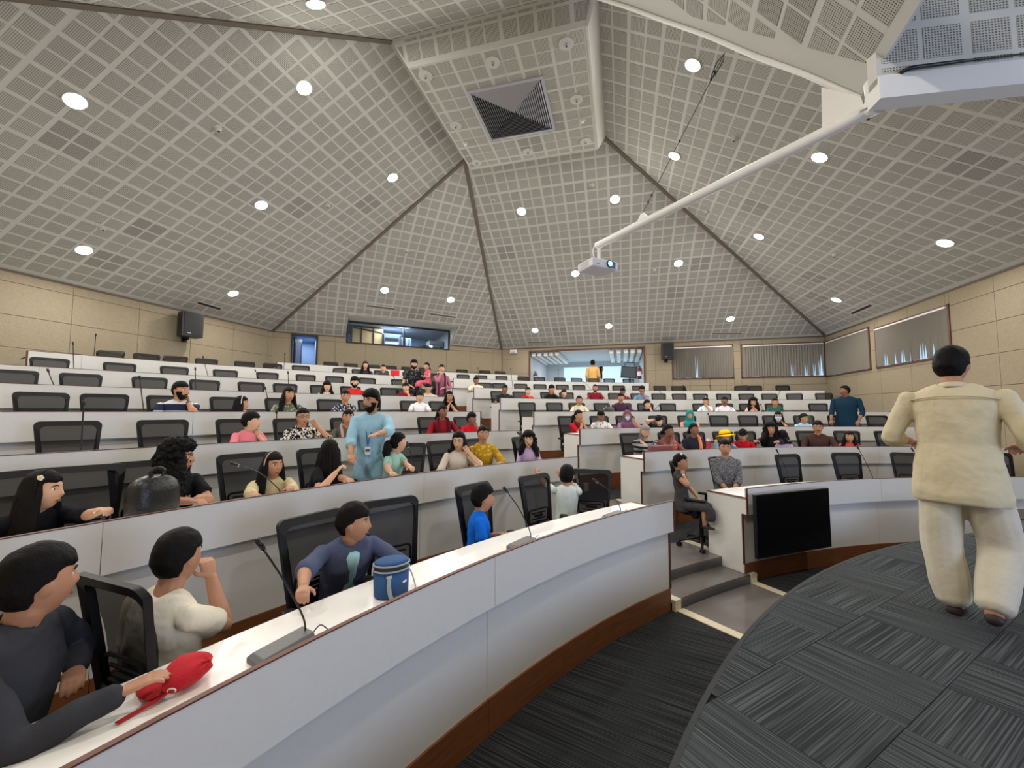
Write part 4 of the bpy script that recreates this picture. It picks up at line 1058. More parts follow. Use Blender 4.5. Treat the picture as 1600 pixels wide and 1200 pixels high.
# ================================================================== WALL SPEAKERS
def speaker(loc, rz, sx, sy, sz, lab):
    r = empty('wall_speaker', loc, rz, label=lab, category='loudspeaker')
    m = MB(); f = [(-.5, -.5), (.5, -.5), (.42, .5), (-.42, .5)]
    m.prism([(x * sx, -y * sy, -sz / 2) for x, y in ((-.42, .5), (.42, .5), (.5, -.5), (-.5, -.5))], (0, 0, sz)); m.build('cabinet', M['black'], r, bevel=.015)
    MB().box((0, sy / 2 + .004, .02), (sx * .80, .012, sz * .90)).build('grille', mat('speaker_grille', (30, 30, 31), .8), r, bevel=.004)
    MB().box((.08, sy / 2 + .012, -sz * .36), (.08, .004, .022)).build('badge', M['lgrey'], r)
    m = MB(); m.box((0, -sy / 2 - .02, -sz / 2 - .05), (.05, .16, .04)); m.box((0, -sy / 2 - .09, -sz / 2), (.12, .02, .2)); m.cyl((0, -.05, -sz / 2 - .06), (0, -.05, -sz / 2), .02, 10); m.build('bracket', M['blackm'], r); return r
speaker(W(UL + .32, 8.28, 4.37), TH - PI / 2 - .25, .5, .36, .66, 'black wall speaker on a bracket, left wall under the ceiling')
speaker(W(1.80, VB - .30, 4.40), TH + PI + .1, .46, .34, .62, 'black wall speaker between the lounge opening and the curtained window')
r = empty('wall_sensor', W(-4.45, VB - .06, 4.66), TH, label='small white device under the eave, left of the lounge opening', category='sensor'); MB().box((0, 0, 0), (.3, .1, .16)).build('body', M['white'], r, bevel=.01); MB().box((0, -.055, -.03), (.18, .01, .05)).build('lens_cover', M['lgrey'], r)

# ================================================================== PROJECTOR ON ITS POLE
Ps = at_z(1352, 176, 4.51); Pe = at_z(931, 385, 4.51); pd = (Pe - Ps).normalized(); L_ = (Pe - Ps).length
pm = empty('projector_pole', Ps, math.atan2(pd.y, pd.x), label='long white pipe arm reaching from the ceiling bulkhead to the projector', category='pole')
m = MB(); m.tube([(-.05, 0, .22), (-.05, 0, .06), (.02, 0, 0), (.12, 0, 0), (L_ - .03, 0, 0)], .052, 14, smooth=3); m.build('pipe', M['white'], pm, True)
m = MB(); m.cyl((L_ - .06, 0, -.02), (L_ - .06, 0, -.24), .022, 12); m.cyl((L_ - .06, 0, -.25), (L_ - .06, 0, -.235), .08, 16); m.build('drop_rod', M['white'], pm)
m = MB(); m.tube([(L_ - .02, .03, .02), (L_ + .03, .03, -.05), (L_ + .02, .03, -.14), (L_ - .03, .03, -.24)], .008, 6, smooth=4); m.build('cable_loop', M['white'], pm, True)
pn = pd.cross(up)
tri = [at_plane(*q, Ps, pn) for q in ((1284, 137), (1345, 152), (1352, 172), (1285, 205))]
m = MB(); m.prism([Matrix.Rotation(-math.atan2(pd.y, pd.x), 3, 'Z') @ (p - Ps) + Vector((0, -.008, 0)) for p in tri], (0, .016, 0)); m.build('gusset_plate', M['white'], pm)
wq = at_plane(1003, 335, Ps, pn); tlen = (wq - Ps).dot(pd)
m = MB(); m.prism([(tlen - .12, -.006, .03), (tlen + .10, -.006, .03), (tlen + .02, -.006, .13), (tlen - .03, -.006, .13)], (0, .012, 0)); m.build('lug_plate', M['white'], pm)
wtop = onA(1137, 78) - An * .04; wb = Ps + pd * tlen + up * .12
r = empty('suspension_wire', wtop, 0, label='thin twisted dark wire holding the projector pole to the bulkhead', category='wire')
m = MB(); m.tube([(0, 0, 0), (wb - wtop) * .25 + Vector((.004, 0, 0)), (wb - wtop) * .5, wb - wtop], .006, 6); m.build('wire', M['grey'], r, True)
for f in (.10, .14, .5, .86, .91):
    MB().ell((wb - wtop) * f, (.014, .014, .02), None, 8, 6).build('wire_clamp', M['black'], r, True)
q = (wb - wtop).normalized(); m = MB(); m.tube([(0, 0, 0), q * .08 + Vector((.03, 0, 0)), q * .2 + Vector((.02, 0, 0)), q * .25, q * .2 - Vector((.02, 0, 0)), q * .08 - Vector((.03, 0, 0))], .006, 5, closed=True); m.build('wire_loop', M['black'], r, True)
pj = Pe - pd * .0 + Vector((0, 0, -.33)) + pd * -.03
SCRP = W(5.9, -.75, 2.3)
f_ = (SCRP - pj); f_.z = 0; f_.normalize()
pr = empty('projector', pj, math.atan2(f_.y, f_.x) + PI / 2, label='white ceiling projector with a glowing blue lens on the pole end', category='projector')
pw = mat('projector_white', (206, 208, 214), .4)
MB().box((0, 0, 0), (.46, .36, .13)).build('body', pw, pr, bevel=.02)
m = MB(); m.cyl((.07, -.17, .005), (.07, -.20, .005), .055, 20); m.build('lens_ring', mat('lens_ring_blue', (10, 30, 70), .3), pr)
m = MB(); m.ell((.07, -.195, .005), (.042, .015, .042)); m.build('lens', mat('projector_lens_glow', (120, 215, 255), .2, emit=3.5), pr, True)
MB().box((.13, -.1815, .0), (.10, .003, .10)).build('lens_surround', mat('lens_surround', (30, 70, 130), .4), pr)
for k in range(5): MB().box((-.232, .02 + .0, -.035 + k * .018), (.004, .22, .006)).build('vent_slat', M['lgrey'], pr)
MB().box((-.14, -.182, -.02), (.05, .003, .012)).build('badge', mat('badge_blue', (110, 120, 230), .4), pr)
MB().cyl((0, 0, .065), (0, 0, .10), .06, 14).build('mount', pw, pr)

# ---- projection screen beside the stage (behind the camera), the source of the cool light
sc = empty('projection_screen', SCRP, 0, label='lit white projection screen at the stage corner behind the camera', category='screen')
sd = (W(-3, 8, 2.3) - SCRP); sd.z = 0; sd.normalize(); sc.rotation_euler = (0, 0, math.atan2(sd.y, sd.x) + PI / 2)
MB().box((0, 0, 0), (3.2, .01, 1.9)).build('screen_surface', mat('screen_glow', (205, 222, 255), .8, emit=SCREEN_E, ecol=(196, 216, 255)), sc)
m = MB()
for a in ((0, .02, .97, 3.3, .03, .05), (0, .02, -.97, 3.3, .03, .05), (-1.63, .02, 0, .05, .03, 1.98), (1.63, .02, 0, .05, .03, 1.98)): m.box(a[:3], a[3:])
m.build('screen_frame', M['black'], sc)
for x in (-1.5, 1.5): MB().box((x, .03, -1.26 + .0), (.05, .05, .58)).build('screen_leg', M['black'], sc)

# ================================================================== THINGS ON THE DESKS
def on_desk(k, u_, v_, dr):
    Q = at_r(u_, v_, RAD[k - 1] + dr); a = ang_of(Q); return polar(a, RAD[k - 1] + dr, RIM[k - 1] - .11), math.radians(a + 90), a
# lunch bag
P_, rz, a = on_desk(1, 611, 925, .21)
P_ = at_z(611, 929, RIM[0] - .11)
lb = empty('lunch_bag', P_, .5, label='round blue insulated lunch bag with grey strap on the front desk', category='bag')
blue = mat('bag_blue', (36, 78, 128), .8, bump=.3, bscale=200); gry = mat('bag_piping_grey', (150, 158, 168), .7)
m = MB(); m.loft([superring(0, 0, z, rx * 1.0, ry, 28, 1.0) for z, rx, ry in ((0, .088, .068), (.01, .096, .076), (.07, .098, .078), (.145, .098, .078))]); m.build('bag_body', blue, lb, True)
m = MB(); m.loft([superring(0, 0, z, .099, .079, 28, 1.0) for z in (.153, .176)]); m.build('zip_band', M['black'], lb)
m = MB(); m.loft([superring(0, 0, z, r_, r_ * .8, 28, 1.0) for z, r_ in ((.180, .098), (.192, .094), (.198, .08))]); m.build('bag_lid', blue, lb, True)
for z in (.150, .180): m = MB(); m.tube([(p.x, p.y, z) for p in superring(0, 0, 0, .100, .080, 28, 1.0)], .005, 6, closed=True); m.build('piping', gry, lb, True)
m = MB(); m.tube([(-.03, -.078, .12), (-.03, -.088, .06), (-.01, -.10, .006), (.05, -.11, .006), (.12, -.07, .01), (.14, .0, .02), (.13, .05, .08), (.098, .04, .13)], [(.003, .013)] * 8, 6, smooth=5, flat=(0, 1, 0)); m.build('strap', gry, lb, True)
m = MB(); m.box((-.03, -.081, .128), (.03, .006, .014)); m.build('buckle', M['lgrey'], lb)
m = MB(); m.tube([(-.099, -.01, .165), (-.108, -.012, .155), (-.108, -.012, .13)], .004, 5); m.build('zip_pull', M['lgrey'], lb)
m = MB(); m.box((.060, -.064, .085), (.03, .003, .010), R3(0, 0, .65)); m.build('logo_patch', M['white'], lb)
# red cap
P_ = at_z(284, 1070, RIM[0] - .109)
cp = empty('baseball_cap', P_, math.radians(12), label='red baseball cap with white emblem lying on the front desk', category='hat')
red = mat('cap_red', (186, 16, 34), .85, bump=.4, bscale=220)
TI = R3(0, math.radians(62), 0) ; c0 = Vector((-.01, 0, .052))
def bowl(sc_, m_):
    rings = []
    for i in range(10):
        t = i / 9 * PI / 2 * .985; r_ = .088 * math.cos(t) ** .75 * sc_; h_ = .105 * math.sin(t) * sc_
        rings.append([c0 + TI @ Vector((r_ * (.78 + .06 * math.sin(3 * a)) * math.cos(a), r_ * 1.05 * math.sin(a), h_ + .006 * math.sin(5 * a + i))) for a in [2 * PI * k / 28 for k in range(28)]])
    m_.loft(rings, cap=False)
m = MB(); bowl(1.0, m); m.v = [(x, y, max(.003, z * .74)) for x, y, z in m.v]; m.build('crown', red, cp, True)
m = MB(); bowl(.95, m); m.v = [(x, y, max(.006, z * .74)) for x, y, z in m.v]; m.build('lining', M['black'], cp, True)
m = MB(); vs = []; n_ = 13
for i in range(n_):
    a = math.radians(-80 + 160 * i / (n_ - 1)); vs += [(-.03 - .105 * math.cos(a), .088 * math.sin(a) - .01, .010 + .014 * math.cos(a) ** 2), (-.02 - .02 * math.cos(a), .082 * math.sin(a), .012 + .012 * math.cos(a) ** 2)]
k_ = len(vs); vs += [(x, y, z + .004) for x, y, z in vs]
m.add(vs, [(i * 2, i * 2 + 2, i * 2 + 3, i * 2 + 1) for i in range(n_ - 1)] + [(k_ + i * 2, k_ + i * 2 + 1, k_ + i * 2 + 3, k_ + i * 2 + 2) for i in range(n_ - 1)] + [(i * 2, k_ + i * 2, k_ + 2 + i * 2, i * 2 + 2) for i in range(n_ - 1)]); m.build('peak', red, cp, True)
m = MB(); m.tube([(.0, -.085, .03), (-.04, -.115, .012), (-.075, -.15, .006), (-.095, -.185, .006)], [(.0025, .012)] * 4, 6, smooth=4, flat=(0, 0, 1)); m.build('strap', red, cp, True)
m = MB(); m.tube([Vector((.012 + .013 * math.cos(t), -.0905 - .002 * math.sin(t), .034 + .009 * math.sin(t))) for t in [math.radians(x) for x in range(-40, 230, 22)]], .0026, 5); m.build('ear_emblem', M['white'], cp)
# backpack
P_, rz, a = on_desk(2, 238, 800, .27)
bp = empty('backpack', P_, rz + .25, label='small black leather backpack standing on the second desk beside the curly haired girl', category='backpack')
lea = mat('black_leather', (15, 15, 16), .36, bump=.3, bscale=60)
m = MB(); m.loft([superring(0, 0, z, rx, ry, 24, .7) for z, rx, ry in ((0, .125, .075), (.02, .145, .09), (.12, .152, .095), (.21, .150, .092), (.265, .132, .08), (.30, .095, .055), (.315, .05, .03))]); m.build('bag_body', lea, bp, True)
m = MB(); m.loft([[Vector((x, z_, y)) for x, z_, y in [(p.x, -.085 - d_, p.y + .11) for p in superring(0, 0, 0, .10 * f, .085 * f, 20, .6)]] for d_, f in ((0, 1.0), (.03, 1.0), (.045, .85))]); m.build('front_pocket', lea, bp, True)
m = MB(); m.tube([(-.135, -.01, .2), (-.10, -.01, .27), (0, -.01, .312), (.10, -.01, .27), (.135, -.01, .2)], .005, 6, smooth=4); m.build('zip', M['chrome'], bp, True)
m = MB(); m.tube([(-.035, .03, .30), (-.04, .03, .345), (0, .03, .368), (.04, .03, .345), (.035, .03, .30)], [(.004, .014)] * 5, 6, smooth=4, flat=(0, 1, 0)); m.build('handle', lea, bp, True)
m = MB(); m.tube([(.06, -.135, .13), (.06, -.14, .09), (.06, -.14, .06)], .006, 6); m.build('zip_pull', M['chrome'], bp)
m = MB(); m.tube([(.06 + .013 * math.cos(t), -.14, .045 + .016 * math.sin(t)) for t in [i * PI / 5 for i in range(10)]], .003, 5, closed=True); m.build('pull_ring', M['chrome'], bp)
# open book, grey folder, handbag, bottles
def flat_book(k, u_, v_, dr, yaw, w_, h_, lab, c1, nm='open_book'):
    P_, rz, a = on_desk(k, u_, v_, dr); r = empty(nm, P_, rz + yaw, label=lab, category='book')
    m = MB()
    for s in (-1, 1): m.add([(0, -h_ / 2, .012), (s * w_ / 2, -h_ / 2, .018), (s * w_ / 2, h_ / 2, .018), (0, h_ / 2, .012), (0, -h_ / 2, .0), (s * w_ / 2, -h_ / 2, .004), (s * w_ / 2, h_ / 2, .004), (0, h_ / 2, .0)], [(0, 1, 2, 3), (4, 7, 6, 5), (0, 4, 5, 1), (1, 5, 6, 2), (2, 6, 7, 3)])
    m.build('pages', mat('paper', c1, .8), r)
    m = MB(); m.box((0, 0, .001), (w_ + .01, h_ + .01, .002)); m.build('cover', M['grey'], r)
flat_book(2, 795, 722, .30, .1, .42, .28, 'open notebook lying on the second desk by the lilac girl', (214, 210, 200))
flat_book(3, 688, 676, .33, -.1, .34, .24, 'open grey folder under the arms of the woman in maroon', (150, 146, 140), 'open_folder')
P_, rz, a = on_desk(2, 1032, 703, .26)
hb = empty('handbag', P_, rz, label='maroon leather handbag standing on the right block second desk', category='bag')
mar = mat('maroon_leather', (104, 42, 50), .5)
m = MB(); m.loft([superring(0, 0, z, rx, ry, 20, .4) for z, rx, ry in ((0, .24, .07), (.03, .25, .08), (.16, .24, .07), (.18, .23, .05))]); m.build('bag_body', mar, hb, True)
m = MB(); m.tube([(-.1, -.05, .16), (-.09, -.06, .23), (.0, -.06, .26), (.09, -.06, .23), (.1, -.05, .16)], .009, 6, smooth=3); m.build('handle', mar, hb, True)
def bottle(k, u_, v_, dr, h_, r_, c, cap, lab):
    P_, rz, a = on_desk(k, u_, v_, dr); r = empty('bottle', P_, rz, label=lab, category='bottle')
    m = MB(); m.loft([superring(0, 0, z, q, q, 16, 1.0) for z, q in ((0, r_), (h_ * .7, r_), (h_ * .85, r_ * .6), (h_ * .87, r_ * .55))]); m.build('bottle_body', c, r, True)
    MB().cyl((0, 0, h_ * .86), (0, 0, h_), r_ * .62, 14).build('bottle_cap', cap, r)
bottle(2, 1107, 700, .2, .27, .045, mat('bottle_red', (150, 24, 44), .3), M['white'], 'red flask with white cap beside the woman with an orange scarf')
bottle(2, 1119, 700, .2, .25, .038, mat('bottle_blue_grey', (130, 150, 172), .2), mat('cap_yellow', (220, 180, 60), .4), 'pale blue bottle with yellow cap beside the red flask')
P_, rz, a = on_desk(4, 951, 640, .35)
b2 = empty('backpack', P_, rz, label='black backpack slumped on the right block fourth desk beside the man in purple', category='backpack')
m = MB(); m.loft([superring(0, 0, z, rx, ry, 18, .7) for z, rx, ry in ((0, .16, .1), (.05, .18, .12), (.17, .15, .1), (.24, .08, .05))]); m.build('bag_body', lea, b2, True)
m = MB(); m.tube([(-.05, 0, .22), (0, 0, .28), (.05, 0, .22)], .008, 6, smooth=3); m.build('handle', lea, b2, True)
P_, rz, a = on_desk(7, 617, 590, .1)
rs_ = empty('red_sign', P_, rz, label='small bright red sign with dark marks standing on a back desk', category='sign')
MB().box((0, 0, .19), (.27, .02, .19)).build('board', mat('sign_red', (226, 24, 52), .6), rs_)
m = MB()
for bx in ((-.075, .21, .03, .09), (-.05, .17, .07, .02), (.005, .19, .02, .10), (.05, .19, .06, .02), (.075, .19, .02, .11)): m.box((bx[0], -.012, bx[1] - .01), (bx[2], .004, bx[3]))
m.build('sign_marks', mat('sign_dark_red', (120, 14, 40), .6), rs_)
MB().box((0, .02, .05), (.06, .04, .1)).build('stand', M['black'], rs_)

# ---- black stage monitor at the right edge of the stage
P_ = at_z(1612, 846, STAGE_Z)
r = empty('stage_monitor', P_ + Vector((.25, .1, 0)), -.5, label='low black wedge speaker on the stage carpet at the right frame edge', category='loudspeaker')
m = MB(); m.prism([(-.35, -.22, 0), (-.35, .22, 0), (-.35, .15, .26), (-.35, -.12, .20)], (.8, 0, 0)); m.build('cabinet', M['black'], r, bevel=.01)
m = MB(); m.prism([(-.32, -.20, .035), (-.32, -.135, .185), (-.32, -.14, .187), (-.32, -.205, .037)], (.74, 0, 0)); m.build('grille', M['grey'], r)

# ---- lounge furniture and extinguishers
def PX(u_, v_, dv):
    D = ray(u_, v_); t = (VB + dv - 0) / D.dot(V); return CAMP + D * t
st_ = empty('screen_stand', PX(983, 590, 1.2), TH - .3, label='dark tilted screen on a stand inside the lounge opening', category='screen')
st_.location.z = LZ0
m = MB(); m.box((0, 0, 1.17), (.70, .05, .52), R3(0, .10, 0)); m.build('housing', mat('dim_screen', (40, 46, 54), .3), st_)
m = MB(); m.box((-.02, -.03, 1.18), (.6, .01, .40), R3(0, .10, 0)); m.build('display', mat('dim_display', (66, 80, 92), .3), st_)
m = MB(); m.tube([(-.18, 0, 1.40), (-.18, 0, 1.62), (.22, 0, 1.58), (.30, 0, 1.3)], .018, 6); m.build('frame_bar', M['black'], st_)
m = MB(); m.cyl((.02, .03, 0), (.02, .03, .95), .035, 10); m.box((.02, .03, .02), (.6, .5, .04)); m.build('post', M['black'], st_)
def extinguisher(P_, lab):
    r = empty('fire_extinguisher', P_, 0, label=lab, category='extinguisher'); MB().loft([superring(0, 0, z, q, q, 16, 1.0) for z, q in ((0, .075), (.02, .085), (.38, .085), (.44, .05), (.46, .03))]).build('cylinder', mat('extinguisher_red', (100, 24, 26), .4), r, True)
    MB().cyl((0, 0, .12), (0, 0, .30), .087, 16).build('label_band', M['white'], r); m = MB(); m.box((0, 0, .50), (.05, .10, .05)); m.box((0, .07, .53), (.03, .12, .015)); m.build('valve', M['black'], r); m = MB(); m.tube([(.03, 0, .49), (.10, 0, .42), (.10, 0, .2)], .012, 6, smooth=3); m.build('hose', M['black'], r, True)
p_ = PX(1003, 586, -.0); extinguisher(W(.78, VB + .35, 3.40), 'fire extinguisher on the right side wall of the lounge opening')
extinguisher(W(-3.60, VB + .45, 3.30), 'fire extinguisher on the left side wall of the lounge opening')
# ================================================================== PEOPLE
CLOTH = {}
def cloth(rgb, pat='plain', rgb2=None, sc=1.0):
    key = (rgb, pat, rgb2, sc)
    if key in CLOTH: return CLOTH[key]
    m = mat('cloth', rgb, .85, spec=.15, noise_amt=.07, nscale=9, bump=.35, bscale=26); nt = m.node_tree; p = nt.nodes['Principled BSDF']
    if pat != 'plain':
        tc = nt.nodes.new('ShaderNodeTexCoord')
        if pat == 'stripe':
            sp = nt.nodes.new('ShaderNodeSeparateXYZ'); nt.links.new(tc.outputs['Object'], sp.inputs[0])
            f = math_node(nt, 'GREATER_THAN', math_node(nt, 'FRACT', math_node(nt, 'MULTIPLY', sp.outputs[2], sc)), .5)
        elif pat == 'floral':
            v = nt.nodes.new('ShaderNodeTexVoronoi'); v.inputs['Scale'].default_value = 26 * sc; nt.links.new(tc.outputs['Object'], v.inputs['Vector'])
            f = math_node(nt, 'LESS_THAN', v.outputs['Distance'], .36)
        elif pat == 'swirl':
            v = nt.nodes.new('ShaderNodeTexNoise'); v.inputs['Scale'].default_value = 13 * sc; v.inputs['Distortion'].default_value = 1.6; v.inputs['Detail'].default_value = 1; nt.links.new(tc.outputs['Object'], v.inputs['Vector'])
            f = math_node(nt, 'GREATER_THAN', v.outputs['Fac'], .52)
        elif pat == 'soft':
            v = nt.nodes.new('ShaderNodeTexNoise'); v.inputs['Scale'].default_value = 14 * sc; v.inputs['Detail'].default_value = 4; nt.links.new(tc.outputs['Object'], v.inputs['Vector'])
            f = v.outputs['Fac']
        c = mixcol(nt, f, lin(rgb), lin(rgb2)); nt.links.new(c, p.inputs['Base Color'])
    CLOTH[key] = m; return m
def sstep(a, b, x):
    t = max(0, min(1, (x - a) / (b - a))); return t * t * (3 - 2 * t)
def headpt(dx, dy, dz, fem=0):
    x, y, z = .074 * dx, .094 * dy, .118 * dz
    if z < 0:
        t = -z / .118; x *= 1 - (.30 + .05 * fem) * t ** 1.6
        y *= (1 - .04 * t) if dy > 0 else (1 - .50 * t)
        if dy > 0: y += .006 * t * dy
    else:
        if dy < 0: y *= 1.04
    if dy > 0:
        f = sstep(0.0, .5, dy)
        y += f * (math.exp(-(x / .0125) ** 2) * (.021 * math.exp(-((z + .026) / .015) ** 2) + .012 * math.exp(-((z - .0) / .022) ** 2)))
        y -= f * .009 * math.exp(-((abs(x) - .031) / .015) ** 2 - ((z - .012) / .012) ** 2)
        y += f * .005 * math.exp(-((z - .034) / .010) ** 2) * math.exp(-(x / .05) ** 2)
        y += f * .004 * math.exp(-((abs(x) - .04) / .018) ** 2 - ((z + .022) / .02) ** 2)
        y += f * .006 * math.exp(-(x / .024) ** 2 - ((z + .060) / .010) ** 2)
        y += f * .006 * math.exp(-(x / .022) ** 2 - ((z + .100) / .014) ** 2)
    return Vector((x, y, z))
def head_shell(nu, nv, off, fem=0, seed=0, jit=0.0):
    """closed head-shaped surface, pushed outwards by off(dx,dy,dz,x,y,z)"""
    vs = []; fs = []
    for j in range(1, nv):
        th = PI * j / nv
        for i in range(nu):
            dx, dy, dz = math.sin(th) * math.cos(2 * PI * i / nu), math.sin(th) * math.sin(2 * PI * i / nu), math.cos(th)
            p = headpt(dx, dy, dz, fem); n = Vector((dx, dy, dz * .9)).normalized()
            o = off(dx, dy, dz, p)
            if jit and o > 0: o += jit * noise.noise(Vector((dx * 6 + seed, dy * 6, dz * 6)))
            vs.append(p + n * o)
    for dz in (1, -1):
        p = headpt(0, 0, dz, fem); vs.append(p + Vector((0, 0, dz)) * off(0, 0, dz, p))
    T = len(vs) - 2
    for j in range(nv - 2):
        for i in range(nu): fs.append((j * nu + i, (j + 1) * nu + i, (j + 1) * nu + (i + 1) % nu, j * nu + (i + 1) % nu))
    for i in range(nu): fs.append((T, i, (i + 1) % nu)); fs.append((T + 1, (nv - 2) * nu + (i + 1) % nu, (nv - 2) * nu + i))
    return vs, fs
def two_bone(S, T, l1, l2, pole):
    d = T - S; L = d.length
    if L > (l1 + l2) * .985: T = S + d.normalized() * (l1 + l2) * .985; d = T - S; L = d.length
    if L < abs(l1 - l2) + .06: T = S + d.normalized() * (abs(l1 - l2) + .06); d = T - S; L = d.length
    c = (l1 * l1 + L * L - l2 * l2) / (2 * l1 * L); c = max(-1, min(1, c)); s = math.sqrt(1 - c * c); dn = d.normalized()
    pl = pole - dn * pole.dot(dn)
    if pl.length < 1e-4: pl = Vector((0, 0, -1)) - dn * -dn.z
    return S + dn * l1 * c + pl.normalized() * l1 * s, T
def hand(mb, Wp, d, nrm, side, s, curl=.5, seg=6, spread=.10):
    d = d.normalized(); nrm = (nrm - d * nrm.dot(d)).normalized(); sv = d.cross(nrm)
    pl = .082 * s
    mb.tube([Wp - d * .02 * s, Wp + d * .02 * s, Wp + d * .055 * s, Wp + d * pl], [(.020 * s, .017 * s), (.032 * s, .016 * s), (.040 * s, .015 * s), (.038 * s, .012 * s)], 10, flat=sv)
    for i, (o, L) in enumerate(((-.029, .060), (-.010, .074), (.010, .080), (.029, .072))):
        b = Wp + d * (pl - .010 * s) + sv * o * s * side; fd = (d + sv * side * o * 22 * spread * .25).normalized(); p = [b]; a = curl * (1.0 + .12 * (3 - i)) * .75
        for q in range(3):
            ca = a * (q + .6); dd = fd * math.cos(ca) + nrm * math.sin(ca); p.append(p[-1] + dd * L * s * (.42, .32, .26)[q])
        mb.tube(p, [.0092 * s, .0086 * s, .0078 * s, .0062 * s], seg, smooth=2)
    tb = Wp + d * .022 * s + sv * .026 * s * side; t1 = tb + (d * .55 + sv * side * .75 + nrm * .35).normalized() * .038 * s; t2 = t1 + (d * .9 + sv * side * .25 + nrm * .45).normalized() * .032 * s
    mb.tube([tb - sv * side * .01 * s, tb, t1, t2], [.012 * s, .012 * s, .0105 * s, .008 * s], seg, smooth=2)
def remesh(o, vox, it=2):
    r = o.modifiers.new('remesh', 'REMESH'); r.mode = 'VOXEL'; r.voxel_size = vox; r.use_smooth_shade = True
    if it: q = o.modifiers.new('smooth', 'SMOOTH'); q.factor = .5; q.iterations = it

